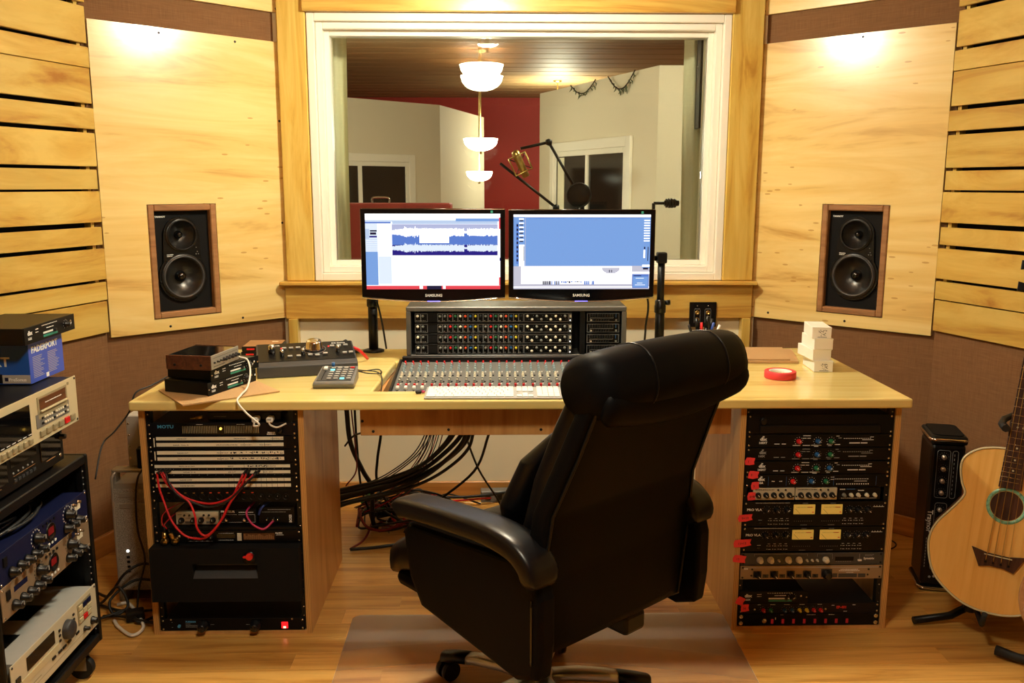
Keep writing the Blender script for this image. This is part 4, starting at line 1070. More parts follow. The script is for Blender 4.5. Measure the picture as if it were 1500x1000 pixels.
# white cartons
for k, (x, y, a, lb, mark) in enumerate(((1.052, 3.175, -4, 'white carton at the bottom of the stack of four', 1), (1.046, 3.178, 2, 'white carton second from the bottom of the stack of four', 0), (1.048, 3.176, -2, 'white carton second from the top of the stack of four', 0), (1.040, 3.182, -8, 'white carton on top of the stack of four', 1))):
    t = thing('white_carton', lb, 'box', (x, y, DT+k*.0415), radians(a), 'white cartons')
    MB().box(0, .068, 0, .15, 0, .0405, .001).build('carton', 'card_white', t)
    MB().box(-.0004, .0684, -.0004, .02, .036, .0408).build('lid_flap', 'card_white', t)
    if mark:
        rn = random.Random(k); mk = []
        for q in range(26):
            xx = .022+.028*rn.random(); zz = .008+.022*rn.random(); mk.append((xx, xx+.0025*rn.random()+.001, zz, zz+.0022))
        mk += squiggle(.02, .052, .004, .0025, 7)
        marks(t, mk, 'print_black', 0, name='stamp')
# pen cup hidden behind the chair back
t = thing('pen_cup', 'black cup full of pens behind the chair back', 'pen cup', (.705, 3.46, DT))
MB().lathe([(0, 0), (.042, 0), (.044, .09), (.041, .09), (.039, .004), (0, .004)], 22).build('cup', 'black_plastic', t)
for k, (dx, dy, tx, ty, L_, m, lb) in enumerate(((-.02, .0, -.05, 0, .135, 'knob_black', 'black pen leaning far left in the cup'), (-.012, .01, -.015, .02, .15, 'black_plastic', 'thick black marker standing tall in the cup'), (-.008, -.015, -.01, -.02, .14, 'pen_red', 'red marker in the pen cup'), (.008, .0, .012, .0, .16, 'black_plastic', 'wide black marker at the middle of the pen cup'), (.012, -.014, .03, -.01, .14, 'pen_blue', 'blue pen in the pen cup'), (.02, .01, .03, .02, .15, 'knob_black', 'black pen leaning right in the cup'), (.024, -.004, .055, 0, .135, 'white_plastic', 'white pen leaning right in the cup'))):
    p0 = Vector((.705+dx*.6, 3.46+dy*.6, DT+.006)); p1 = p0+Vector((tx, ty, L_)).normalized()*L_
    rr = .008 if 'thick' in lb or 'wide' in lb else .0055
    t2 = thing('pen', lb, 'pen', p0); d = p1-p0
    MB().cyl((0, 0, 0), d*.72, rr, n=10).build('barrel', 'white_plastic' if m == 'pen_red' else m, t2); MB().cyl(d*.72, d, rr*1.1, rr*.9, n=10).build('cap', m, t2)
# wall plate with jacks
t = thing('wall_plate', 'black connector plate with brass jacks on the apron board', 'wall plate', (.788, 4.094, .838))
MB().box(0, .126, -.006, .0025, 0, .117, .002).build('plate', 'black_panel', t)
for x, z in ((.036, .068), (.036, .035), (.086, .068)):
    j = MB().lathe([(.010, 0), (.010, .004), (.006, .005), (.0058, .001), (0, .001)], 16, Matrix.Translation((x, -.006, z)) @ Matrix.Rotation(pi/2, 4, 'X')).build('jack', 'brass', t)
for x in (.036, .086):
    for z in (.012, .1): place('screw', screw_mesh('chrome', .003), t, (x, -.006, z))
marks(t, squiggle(.024, .048, .084, .003, 4)+squiggle(.074, .098, .084, .003, 4)+[(.022, .023, .02, .082), (.049, .05, .02, .082), (.072, .073, .02, .082), (.099, .1, .02, .082)], 'print_grey', -.006)
# ------------------------------------------------------------------ left cabinet: patch bays and friends
RX, RY = -1.2473, 2.80
U1 = .0440
def LX(x): return x
t = rack_unit('audio_interface', 'black rack audio interface with a blue name and level meters', 'audio interface', (RX, RY, .6915), .0435, 'navy_panel')
text('MOTU', .0145, 'print_blue', t, (.034, FY, .026), sx=1.25, bold=.0004)
rect(t, 'meter_window', .112, .362, .006, .036, 'dark_window', .0006, FY)
pr = []
for q in range(46):
    x = .115+q*.0054
    if abs(x-.238) > .012: pr.append((x, x+.0022, .009, .033))
marks(t, pr, 'beige_dark', FY-.0007, .0003)
marks(t, squiggle(.16, .18, .0372, .0016, 4)+squiggle(.29, .315, .0372, .0016, 4)+squiggle(.388, .412, .008, .005, 5)+squiggle(.386, .414, .003, .004, 6), 'print_white', FY)
MB().cyl((.238, FY-.0003, .024), (.238, FY-.003, .024), .0042, n=12).build('power_light', 'led_amber', t)
knob(t, .43, .016, .008, 'knob_black', .01, y=FY)
# patch bays
rows = [('upper of the two short-labelled', .0445, .6465), ('lower of the two short-labelled', .0445, .6015), ('with red patch cords plugged in', .0445, .5565), ('lowest, with a row of blank label boxes', .0445, .5115)]
hand = [[('LIVE ROOM', .16), ('DRUM ROOM', .61), ('CONTROL RM', .90)], [('RADAR - WALL IN', .13), ('DRUM ROOM', .47), ('GUITAR BX', .56), ('VOX ROOM 1', .66), ('VOX ROOM 2', .81)],
        [('RADAR OUT', .16), ('PREAMP OUT', .47)], [('MOTU 24 I/O IN', .16), ('PREAMP OUT', .47)],
        [('MOTU 24 I/O OUT', .18), ('828 IN', .54), ('PA ROOM', .83)], [('RADAR "D" IN', .21), ('828 OUT', .54), ('AUX - OUT', .80)], [('RADAR COMP', .18)], [('RADAR RETURN', .18)]]
zst = [(.677, .688), (.656, .668), (.629, .641), (.609, .620), (.584, .594), (.564, .574), (.538, .548), (.518, .529)]
for k, (lb, h, z0) in enumerate(rows):
    t = rack_unit('patch_bay', 'black patch bay with two white label strips, '+lb, 'patch bay', (RX, RY, z0), h-.0005, 'black_panel', .12, group='patch bays')
    a, b = (.028, .438) if k < 2 else (.017, .456)
    for j in (0, 1):
        s0, s1 = zst[2*k+j]; s0 -= z0; s1 -= z0
        sp = rect(t, 'label_strip', a, b, s0, s1, 'label_white', .0008, FY)
        for (tx, u) in hand[2*k+j]:
            text(tx, .0062, 'print_black', t, (a+(b-a)*u, FY-.0009, s0+.0026), name='handwriting', ext=.0001)
        rn = random.Random(k*2+j); mk = []
        if k == 1:
            for q in range(60): x = a+(b-a)*(.57+.42*rn.random()); mk.append((x, x+.0035*rn.random()+.001, s0+.002+.006*rn.random(), s0+.0035+.006*rn.random()))
        if k == 2 and j == 0:
            for q in range(34): x = a+(b-a)*(.68+.145*rn.random()); mk.append((x, x+.003, s0+.002+.005*rn.random(), s0+.004+.005*rn.random()))
        div = {0: ((.915,), (.69, .85)), 1: ((.5,), (.5,)), 2: ((.66, .825), (.80,)), 3: ((.54, .58, .62, .66, .70, .74, .78, .82, .86, .90, .95), (.54, .58, .62, .66, .70, .74, .78, .82, .86, .90, .95))}[k][j]
        mk += [(a+(b-a)*u, a+(b-a)*u+.0009, s0, s1) for u in div]
        marks(t, mk, 'print_black', FY-.0009, .0002, 'ink_marks')
        hm = MB()
        for q in range(48):
            x = a+.006+(b-a-.012)*q/47; hm.box(x-.0022, x+.0022, FY-.0004, FY, s0-.0068, s0-.0028)
        o = hm.build('jack_row', 'black_void', t); o['kind'] = 'stuff'
        if k == 2:
            for q in range(0, 48, 3): place('jack_rim', screw_mesh('print_grey', .0011), t, (a+.006+(b-a-.012)*q/47, FY, s0-.0046))
    if k < 2: rect(t, 'bracket', .0195, .0225, .008, .038, 'label_white', .001, FY)
# connector panel
t = rack_unit('connector_panel', 'black panel of round connectors with small orange tabs', 'connector panel', (RX, RY, .466), .0445)
for q in range(16):
    x = .030+q*.0272
    o = MB().lathe([(.0108, 0), (.0108, .003), (.0088, .003), (.0086, -.004), (0, -.004)], 16, Matrix.Translation((x, FY, .018)) @ Matrix.Rotation(pi/2, 4, 'X')).build('connector', 'black_metal', t)
    if q < 12: MB().box(x-.004, x+.004, FY-.0032, FY-.0005, .031, .0345, .001).build('release_tab', 'brass' if q < 6 else 'knob_orange', o)
    else: place('pin', screw_mesh('print_grey', .0012), o, (x, FY-.0005, .020))
# shelf with three small boxes
t = rack_unit('rack_shelf', 'black open rack shelf carrying three small audio boxes', 'shelf', (RX, RY, .369), .010, 'black_panel', .30, screws=None)
ZS = .3795
def pod(name, label, x0, x1, h, d, mat, cat='preamp', y=.02, case='black_metal'):
    t = thing(name, label, cat, (RX+x0, RY+y, ZS))
    w_ = x1-x0
    MB().box(0, w_, 0, .003, 0, h, .001).build('front_panel', mat, t); MB().box(.001, w_-.001, .0032, d, 0, h-.001, .002).build('case', case, t)
    return t, w_
t, w_ = pod('tube_preamp', 'cream two-channel preamp box on the rack shelf', .066, .206, .044, .12, 'cream_panel', case='beige_dark')
for x in (.018, .057, .083, .122): knob(t, x, .016, .0085, 'knob_black', .014, pointer='print_white')
for x in (.028, .045, .092, .109): knob(t, x, .033, .0032, 'knob_black', .006)
for x in (.03, .1): rect(t, 'button', x, x+.02, .006, .012, 'mid_grey', .002)
marks(t, squiggle(.032, .05, .022, .002, 5)+squiggle(.098, .115, .022, .002, 5)+squiggle(.006, .02, .034, .002, 4), 'print_black')
MB().box(.03, .11, .03, .11, .044, .0455).build('lid_plate', 'black_metal', t)
t, w_ = pod('isolation_box', 'black two-knob preamp box with a white name, middle of the rack shelf', .212, .332, .052, .12, 'black_panel')
text('PROTEUR', .0105, 'print_white', t, (.003, 0, .041), bold=.0003)
marks(t, [(.004, .055, .034, .0346), (.004, .0046, .008, .034), (.06, .115, .034, .0346), (.1144, .115, .008, .034), (.004, .115, .0074, .008)]+squiggle(.062, .11, .041, .003, 12), 'print_white')
for x in (.022, .082): knob(t, x, .019, .0085, 'knob_black', .014, cap='chrome', pointer='print_white')
t, w_ = pod('instrument_preamp', 'black rounded preamp box with metal toggles at the right of the shelf', .340, .458, .06, .14, 'black_panel')
for x in (.03, .05, .066): knob(t, x, .022, .0035, 'chrome', .02)
text('BOSS', .012, 'print_white', t, (.108, -.0005, .006), (pi/2, -pi/2, 0), bold=.0004)
marks(t, squiggle(.01, .09, .042, .002, 16)+squiggle(.03, .105, .05, .0025, 14), 'print_grey')
# equaliser / effects unit
t = rack_unit('effects_unit', 'black effects unit with a brown display below the small boxes', 'audio processor', (RX, RY, .3245), .0435)
rect(t, 'display', .292, .395, .010, .033, 'walnut', .0008, FY)
mk = []; rn = random.Random(2)
for q in range(30): mk.append((.294+q*.0033, .2955+q*.0033, .012, .012+.019*rn.uniform(.6, 1)))
marks(t, mk, 'frame_walnut', FY-.0009)
for q in range(6): rect(t, 'push_button', .272, .286, .008+q*.0045, .0112+q*.0045, 'label_white', .0015, FY)
marks(t, squiggle(.398, .42, .031, .005, 4)+squiggle(.40, .425, .026, .002, 5)+squiggle(.21, .26, .009, .0015, 9)+squiggle(.21, .26, .033, .0015, 9)+squiggle(.11, .19, .006, .0015, 12), 'print_white', FY)
rect(t, 'dark_display', .205, .265, .012, .031, 'dark_window', .0008, FY)
for q in range(5): knob(t, .115+q*.018, .020, .006, 'knob_black', .012, y=FY, pointer='print_grey')
for q in range(3): place('socket', screw_mesh('chrome', .006), t, (.03+q*.025, FY, .022))
# two jack plugs with red leads
for q, (x, z, a, lb) in enumerate(((.038, .012, .05, 'gold right-angle jack plug hanging upright on a red lead'), (.072, .013, -.45, 'gold right-angle jack plug hanging tilted on a red lead'))):
    t = thing('jack_plug', lb, 'plug', (RX+x, RY-.014, .3245+z), 0, rot=(0, a, 0))
    MB().lathe([(0, 0), (.0115, 0), (.012, .004), (.012, .014), (.011, .017), (0, .017)], 18, Matrix.Rotation(pi/2, 4, 'X') @ Matrix.Translation((0, 0, -.006))).build('round_cap', 'brass', t)
    MB().cyl((0, -.003, .006), (0, -.003, .032), .0095, .006, n=14).build('sleeve', 'brass', t)
    MB().cyl((0, -.003, .032), (0, -.003, .05), .005, .0035, n=10).build('strain_relief', 'black_plastic', t)
# drawer with lock
t = thing('rack_storage_unit', 'large black rack drawer with a recessed grip and a red latch', 'storage unit', (RX, RY, .1385))
w_, h_ = W19, .1845
gx0, gx1, gz0, gz1 = .135, .346, .082, .132
mb = MB().box(-.004, gx0, -.05, 0, 0, h_).box(gx1, w_-.001, -.05, 0, 0, h_).box(gx0, gx1, -.05, 0, 0, gz0).box(gx0, gx1, -.05, 0, gz1, h_)
mb.build('front', 'foam_black', t)
MB().add([(gx0, -.05, gz0), (gx1, -.05, gz0), (gx1, -.012, gz1-.02), (gx0, -.012, gz1-.02), (gx0, -.012, gz1), (gx1, -.012, gz1)], [(0, 1, 2, 3), (3, 2, 5, 4)]).build('grip_recess', 'dark_grey', t)
MB().box(.02, w_-.02, .001, .40, .005, h_-.006).build('tray', 'black_metal', t)
MB().lathe([(.021, 0), (.021, .004), (.0, .004)], 24, Matrix.Translation((.322, -.05, .155)) @ Matrix.Rotation(pi/2, 4, 'X')).build('latch_plate', 'black_plastic', t)
lt = MB().cyl((.324, -.054, .161), (.324, -.064, .161), .0125, .011, n=18).build('latch', 'knob_red', t)
MB().box(.303, .324, -.063, -.055, .156, .163, .002).build('lever', 'knob_red', lt)
# power conditioner
t = rack_unit('power_conditioner', 'black rack power conditioner with a glowing red switch at the bottom', 'power supply', (RX, RY, .0125), .0435)
text('FURMAN', .0085, 'print_blue', t, (.083, FY, .029), bold=.0004)
marks(t, squiggle(.083, .098, .0235, .002, 3)+squiggle(.083, .125, .018, .0022, 9)+squiggle(.083, .125, .0125, .0022, 9)+squiggle(.166, .178, .021, .0015, 3)+squiggle(.285, .298, .02, .0015, 3)+[(.036, .04, .03, .031), (.036, .04, .012, .013)], 'print_grey', FY)
MB().cyl((.062, FY, .018), (.062, FY-.006, .018), .005, n=14).build('breaker_button', 'print_blue', t)
for x in (.143, .318): knob(t, x, .020, .0165, 'knob_black', .03, y=FY, cap='gloss_black')
rs = rect(t, 'rocker_switch', .404, .426, .007, .030, 'switch_red', .004, FY, .001); rect(t, 'hot_spot', .4105, .4195, .0085, .0155, 'switch_hot', .0006, FY-.0041)
for x in (.035, .44): place('screw', screw_mesh('chrome', .0035), t, (x, FY, .040))
# hub on top of the interface with plugs
t = thing('usb_hub', 'flat black hub box on top of the audio interface', 'usb hub', (RX+.19, RY+.02, .7365))
MB().box(0, .24, 0, .10, 0, .028, .003).build('case', 'black_plastic', t); marks(t, squiggle(.02, .06, .012, .002, 8), 'print_grey')
for q, (x, lb) in enumerate(((.352, 'white plug in the hub with a long cord up to the worktop'), (.3985, 'white plug in the hub with a short cord bending right'))):
    t = thing('white_plug', lb, 'plug', (RX+x, RY+.018, .7445), 0)
    MB().box(-.011, .011, -.034, 0, -.008, .010, .004).build('body', 'white_plastic', t); MB().box(-.006, .006, -.0345, -.0335, .001, .006).build('emblem', 'print_grey', t)
t = thing('phono_plug', 'gold phono plug lying in front of the hub', 'plug', (RX+.155, RY+.012, .7465), 0)
MB().cyl((0, 0, 0), (.022, 0, .004), .0045, .006, n=12).build('shell', 'brass', t); MB().cyl((-.018, 0, -.002), (0, 0, 0), .0022, n=8).build('tip', 'brass', t)
# ------------------------------------------------------------------ right cabinet: compressors
QX = .7042
t = rack_unit('rack_storage_unit', 'black rack tray with a shadowed front above the compressors', 'storage unit', (QX, RY, .689), .066, 'black_panel', .3)
MB().box(.04, .44, -.010, -.003, .004, .030, .003).build('front_lip', 'black_metal', t)
MB().lathe([(.012, 0), (.012, .006), (.009, .008), (0, .008)], 18, Matrix.Translation((.052, FY-.0005, .045)) @ Matrix.Rotation(pi/2, 4, 'X')).build('lock', 'black_plastic', t)
def dbx(label, z, model, kc, dim=False, old=False):
    t = rack_unit('compressor', label, 'compressor', (QX, RY, z), .0445, 'black_panel', .22, group='single channel compressors')
    pm = 'print_grey' if dim else 'print_white'
    text('dbx', .0145, pm, t, (.044, FY, .0235), bold=.0006, name='lettering'); text(model, .0095, pm, t, (.040, FY, .0125), sx=1.05, bold=.0004)
    MB().box(.052, .058, FY-.0004, FY, .034, .0385).build('emblem', pm, t)
    xs = (.172, .235, .279) if not old else (.160, .222, .270)
    pr = []
    for x in xs: pr += ticks(x, .021, .0135, .0135, 8, -130, 110, .0009)
    if not old:
        pr += [(.092, .109, .0105, .0128), (.116, .130, .0105, .0128)]
        pr += [(.153, .178, .0055, .0075), (.186, .211, .0385, .0405), (.184, .197, .030, .032), (.2, .211, .030, .032), (.186, .21, .0055, .0075), (.214, .248, .006, .008), (.224, .238, .002, .004), (.266, .286, .009, .0105), (.27, .282, .0045, .006), (.296, .306, .037, .039), (.303, .313, .031, .032), (.292, .31, .008, .0105)]
        pr += [(.321+q*.0062, .324+q*.0062, .0285, .031) for q in range(15)]+[(.382, .42, .024, .026), (.408, .42, .0335, .0355), (.340, .375, .0125, .016), (.378, .4, .0125, .016)]
    else:
        pr += squiggle(.09, .10, .02, .003, 3)+squiggle(.115, .125, .02, .003, 3)+[(.3+q*.0064, .303+q*.0064, .027, .0295) for q in range(18)]+[(.306+q*.0075, .3095+q*.0075, .009, .0125) for q in range(15)]+[(.286, .298, .034, .0355), (.286, .298, .026, .0275), (.365, .408, .02, .0215)]
        marks(t, [(x, x+.001, .006, .038) for x in (.078, .138, .21, .296, .438)], 'knob_blue', FY)
    marks(t, pr, pm, FY)
    for x, m in zip(xs, kc): knob(t, x, .021, .0075, m, .016, y=FY, pointer='print_white', turn=random.uniform(-.9, .9))
    return t
dbx('black compressor marked 160XT with red, blue and green knobs, uppermost', .6435, '160XT', ('knob_red', 'knob_blue', 'knob_green'))
dbx('black compressor marked 160X with dimmer print', .598, '160X', ('knob_red', 'knob_blue', 'knob_green'), dim=True)
dbx('black compressor marked 160XT with a green middle knob', .5515, '160XT', ('knob_red', 'knob_green', 'knob_blue'))
dbx('black compressor marked 162A with thin blue dividing lines', .506, '162A', ('knob_red', 'knob_blue', 'knob_green'), old=True)
# three small units side by side
def third(label, x0, x1, mat, name='equalizer_module'):
    t = thing(name, label, 'audio module', (QX+x0, RY, .4635), 0, None); w_ = x1-x0
    MB().box(0, w_, -.006, 0, 0, .041, .001).build('front_panel', mat, t); MB().box(.002, w_-.002, .0002, .16, .001, .040).build('case', 'black_metal', t)
    return t, w_
for k, (a, b) in enumerate(((.029, .168), (.171, .310))):
    t, w_ = third(('cream five-knob preamp module beside a red tape flag', 'cream five-knob preamp module between its twin and a black module')[k], a, b, 'cream_panel')
    for q in range(5): knob(t, .017+q*.026, .017, .0085, 'knob_black', .016, y=-.006, pointer='print_white', turn=-.7)
    for x in (.083, .108): knob(t, x, .0345, .003, 'knob_black', .004, y=-.006)
    for x in (.003, w_-.004): place('screw', screw_mesh('screw_black', .0028), t, (x, -.006, .012))
    marks(t, squiggle(.006, .07, .034, .003, 12)+squiggle(.005, .06, .004, .0015, 14), 'print_black', -.006)
t, w_ = third('black five-knob module with a blue stripe, in the row of three', .314, .455, 'black_panel')
for q, x in enumerate((.018, .042, .066, .094, .121)): knob(t, x, .017, .006, 'knob_cream' if q else 'knob_grey', .014, y=-.006, turn=.4)
marks(t, squiggle(.004, .022, .034, .004, 4)+squiggle(.065, .085, .03, .004, 5)+squiggle(.01, .13, .0045, .0015, 20), 'print_white', -.006); marks(t, [(.026, .055, .035, .0375)], 'knob_blue', -.006)
# two-meter compressors
for k, (z, lb) in enumerate(((.3695, 'black compressor with two yellow needle meters, under the row of three modules'), (.2805, 'black compressor with two yellow needle meters, above the grey unit'))):
    t = rack_unit('meter_compressor', lb, 'compressor', (QX, RY, z), .0875, 'black_panel', .26, group='two-meter compressors')
    text('PRO VLA', .0115, 'print_white', t, (.012, FY, .055), sx=1.1, bold=.0003)
    for a, b in ((.168, .240), (.261, .332)):
        mt_ = rect(t, 'needle_meter', a, b, .043, .077, 'meter_glow', .003, FY, .001)
        y = FY-.0031; ar = []
        for q in range(11): ar.append((a+.010+q*.0048, a+.011+q*.0048, .066, .0695))
        marks(t, ar, 'print_black', y, .0002, 'scale'); marks(t, [(a+.046, a+.064, .0675-q*.0006, .069-q*.0006) for q in range(2)]+[(b-.010, b-.004, .049, .052)], 'print_red', y, .0002, 'scale')
        MB().tube([(a+.022, y-.0004, .045), (a+.006, y-.0004, .062)], .0005, 4).build('needle', 'print_black', t)
        marks(t, squiggle(a+.03, a+.048, .080, .0018, 5)+[(a+.004+q*.0072, a+.0055+q*.0072, .0175, .019) for q in range(9)]+squiggle(a+.026, a+.048, .004, .0018, 6), 'print_grey', FY)
    for x in (.078, .112, .146, .356, .386, .418):
        knob(t, x, .058, .0085, 'knob_black', .016, y=FY, pointer='print_white', turn=random.choice((-.6, .5, .8, 2.3)))
        marks(t, ticks(x, .058, .0135, .0135, 9), 'print_grey', FY)
    pr = squiggle(.04, .155, .0815, .0016, 34)
    for x0 in (.085, .335):
        for q in range(4):
            pr += [(x0+q*.019, x0+q*.019+.0022, .0195, .0215), (x0+q*.019, x0+q*.019+.0022, .0075, .0095)]+squiggle(x0+q*.019+.006, x0+q*.019+.013, .0195, .0015, 3)+squiggle(x0+q*.019+.006, x0+q*.019+.013, .0075, .0015, 3)+squiggle(x0+q*.019+.003, x0+q*.019+.011, .027, .0014, 3)
    pr += squiggle(.052, .064, .022, .0016, 4)+[(.435, .472, .067, .0685)]+[(.438+q*.009, .4395+q*.009, .0685, .072) for q in range(4)]
    marks(t, pr, 'print_white', FY)
    rect(t, 'power_button', .053, .060, .011, .017, 'knob_black', .004, FY)
# grey and tan units
t = rack_unit('noise_gate', 'charcoal rack unit with five cream knobs', 'audio processor', (QX, RY, .2325), .0435, 'dark_grey', screws='black_metal')
for x in (.064, .100, .160, .196, .287): knob(t, x, .019, .010, 'knob_cream', .018, y=FY)
for x in (.128, .223, .241, .258): knob(t, x, .017, .0038, 'knob_cream', .012, y=FY)
rect(t, 'meter', .319, .382, .014, .028, 'black_panel', .0008, FY)
rect(t, 'slide_switch', .396, .408, .014, .019, 'print_white', .005, FY)
marks(t, [(.044, .225, .0385, .0393), (.0445, .0453, .031, .0393), (.2242, .225, .031, .0393), (.258, .31, .0385, .0393), (.258, .2588, .028, .0393), (.3092, .31, .02, .0393), (.4015, .4025, .02, .038)]+[(.322+q*.0078, .3265+q*.0078, .0105, .0115) for q in range(7)]+squiggle(.42, .45, .034, .0018, 7)+squiggle(.42, .445, .030, .0014, 7), 'print_grey', FY)
text('Symetrix', .010, 'print_white', t, (.416, FY, .0185), bold=.0003)
t = rack_unit('limiter', 'tan metal rack unit with black square knob plates', 'audio processor', (QX, RY, .181), .0495, 'tan_panel', screws='screw_black')
for x in (.058, .115, .171, .227):
    rect(t, 'knob_plate', x-.014, x+.014, .006, .030, 'dark_grey', .001, FY); knob(t, x, .018, .0105, 'knob_black', .018, y=FY-.001, pointer='print_white', turn=2.4)
    rect(t, 'button_plate', x+.018, x+.038, .006, .018, 'dark_grey', .001, FY); rect(t, 'button', x+.024, x+.030, .009, .015, 'knob_black', .004, FY-.001)
rect(t, 'knob_plate', .275, .312, .006, .036, 'dark_grey', .001, FY); knob(t, .293, .018, .015, 'knob_black', .022, y=FY-.001)
rect(t, 'button_plate', .314, .33, .006, .02, 'dark_grey', .001, FY); rect(t, 'led_window', .334, .397, .006, .019, 'dark_grey', .001, FY); rect(t, 'button_plate', .401, .426, .006, .019, 'dark_grey', .001, FY)
marks(t, squiggle(.34, .40, .033, .003, 16)+squiggle(.335, .405, .028, .003, 18)+squiggle(.36, .385, .022, .0018, 6)+squiggle(.012, .026, .036, .005, 3), 'print_white', FY)
marks(t, [(.014, .468, .0405, .0432)], 'light_grey', FY)
for x, z in ((.040, .036), (.038, .014), (.436, .034), (.434, .015)): place('screw', screw_mesh('screw_black', .0035), t, (x, FY, z))
# lower shelf pair
t = half_rack('signal_processor', 'black half-width compressor sitting at the bottom of the right cabinet', 'audio processor', (QX+.001, RY, .0945), 0, w=.235, d=.2, h=.043, ears=True, model='163X')
t = rack_unit('exciter', 'black rack unit with coloured knobs and red lettering', 'audio processor', (QX, RY, .0575), .0365, 'navy_panel', .2)
for x, m in ((.085, 'knob_red'), (.110, 'knob_green'), (.158, 'knob_blue'), (.183, 'knob_blue'), (.208, 'knob_yellow'), (.233, 'knob_yellow'), (.257, 'knob_red'), (.281, 'knob_red')):
    knob(t, x, .0125, .0058, m, .015, y=FY, pointer='print_white', turn=-.5); marks(t, ticks(x-.002, .015, .0095, .0095, 7), 'print_grey', FY)
text('EP-401', .0125, 'print_red', t, (.335, FY, .0165), bold=.0005)
marks(t, squiggle(.065, .075, .031, .002, 3)+squiggle(.108, .125, .031, .002, 4)+squiggle(.155, .175, .031, .002, 5)+squiggle(.208, .225, .031, .002, 4)+squiggle(.27, .285, .031, .002, 4)+squiggle(.318, .328, .027, .002, 3)+squiggle(.39, .4, .028, .0025, 3)+squiggle(.36, .372, .005, .002, 3), 'print_white', FY)
for x in (.055, .298): place('jack', screw_mesh('chrome', .004), t, (x, FY, .014))
t = rack_unit('power_strip', 'black rack power strip with a row of dim red rocker switches', 'power supply', (QX, RY, .0125), .0440, 'black_panel', .15, screws=None)
for x in (.010, .4726):
    for z in (.010, .034): MB().lathe([(.007, 0), (.007, .002), (.0045, .0025), (.003, .001), (0, .001)], 16, Matrix.Translation((x, FY, z)) @ Matrix.Rotation(pi/2, 4, 'X')).build('screw', 'chrome', t)
for q in range(8): rect(t, 'rocker_switch', .113+q*.0367, .121+q*.0367, .009, .024, 'button_dim_red', .003, FY)
MB().lathe([(.009, 0), (.009, .003), (.004, .006), (0, .006)], 16, Matrix.Translation((.09, FY, .018)) @ Matrix.Rotation(pi/2, 4, 'X')).build('key_lock', 'chrome', t)
marks(t, squiggle(.145, .155, .0385, .0015, 3)+squiggle(.235, .265, .0385, .0018, 8)+squiggle(.31, .33, .0385, .0018, 5)+[(.127, .13, .022, .030)], 'print_white', FY)
# red tape flags with pen marks
def flag(x, z, w_, h_, tx, lb, rot, seed):
    rn = random.Random(seed); t = thing('tape_flag', lb, 'tape flag', (x, RY-.0075, z), 0, None, rot=(0, rot, 0))
    p = [(0, 0), (w_*.5, -h_*.06*rn.random()), (w_, .004*rn.random()), (w_*.93, h_*.45), (w_*1.02, h_*.95), (w_*.45, h_), (.003, h_*.97), (-.004*rn.random(), h_*.5)]
    MB().prism(p, 0, .0004, Matrix.Rotation(pi/2, 4, 'X')).build('tape', 'tape_flag', t)
    if tx: text(tx, .011, 'print_black', t, (w_*.22, -.0006, h_*.3), name='handwriting', ext=.0001)
for a in ((.702, .586, .030, .026, '1', 'red tape flag beside the dim compressor', .06, 1), (.713, .540, .034, .026, '3', 'red tape flag beside the compressor with a green middle knob', .08, 2), (.727, .500, .026, .026, '5', 'red tape flag next to the thin-lined compressor', -.1, 3), (.716, .463, .026, .028, '6+8', 'red tape flag on the cream preamp module', -.05, 4),
          (.690, .388, .046, .024, '9+10', 'red tape flag on the upper of the two needle-meter compressors', -.1, 5), (.678, .298, .058, .026, '11+12', 'wide torn red tape flag on the lower of the two needle-meter compressors', -.08, 6), (.676, .247, .042, .026, '13', 'red tape flag at the charcoal unit with cream knobs', .12, 7), (.690, .098, .027, .029, '', 'crumpled red tape flag beside the bottom half-width compressor', .4, 8), (.712, .066, .028, .026, '16', 'red tape flag at the unit with coloured knobs and red lettering', -.1, 9)): flag(*a)
# ------------------------------------------------------------------ rack cart at the left, facing across the room
CX, CY = -1.35, 2.055
R90 = pi/2
ct = thing('rack_cart', 'black rack cart on casters by the slatted wall', 'rack cart', (CX, CY, 0), R90)
cw, cd = .53, .46
MB().box(0, .014, -.006, cd, .10, .70, .003).build('side_panel', 'black_metal', ct); MB().box(cw-.014, cw, -.006, cd, .10, .70, .003).build('side_panel', 'black_metal', ct)
MB().box(.0145, cw-.0145, -.004, cd, .672, .70, .003).build('top_panel', 'black_metal', ct); MB().box(.0145, cw-.0145, -.004, cd, .10, .128, .003).build('bottom_panel', 'black_metal', ct)
MB().box(.0145, cw-.0145, cd-.012, cd, .1285, .6715).build('back_panel', 'black_cloth', ct)
for x in (.0150, cw-.0150-.010):
    rl = MB().box(x, x+.010, .004, .022, .1285, .6715).build('rack_rail', 'black_metal', ct)
    for q in range(26): place('rail_hole', screw_mesh('print_grey', .0022), rl, (x+.005, .004, .145+q*.0202))
for x, y in ((.05, .04), (cw-.05, .04), (.05, cd-.06), (cw-.05, cd-.06)):
    cs = MB().box(x-.022, x+.022, y-.02, y+.02, .085, .0995).box(x-.016, x-.012, y-.018, y+.018, .03, .088).box(x+.012, x+.016, y-.018, y+.018, .03, .088).build('caster', 'satin_metal', ct)
    MB().cyl((x-.011, y, .035), (x+.011, y, .035), .035, n=20).build('wheel', 'rubber', cs)
    MB().cyl((x+.016, y, .035), (x+.026, y, .035), .010, .007, n=8).build('axle_nut', 'chrome', cs)
UX = .0237
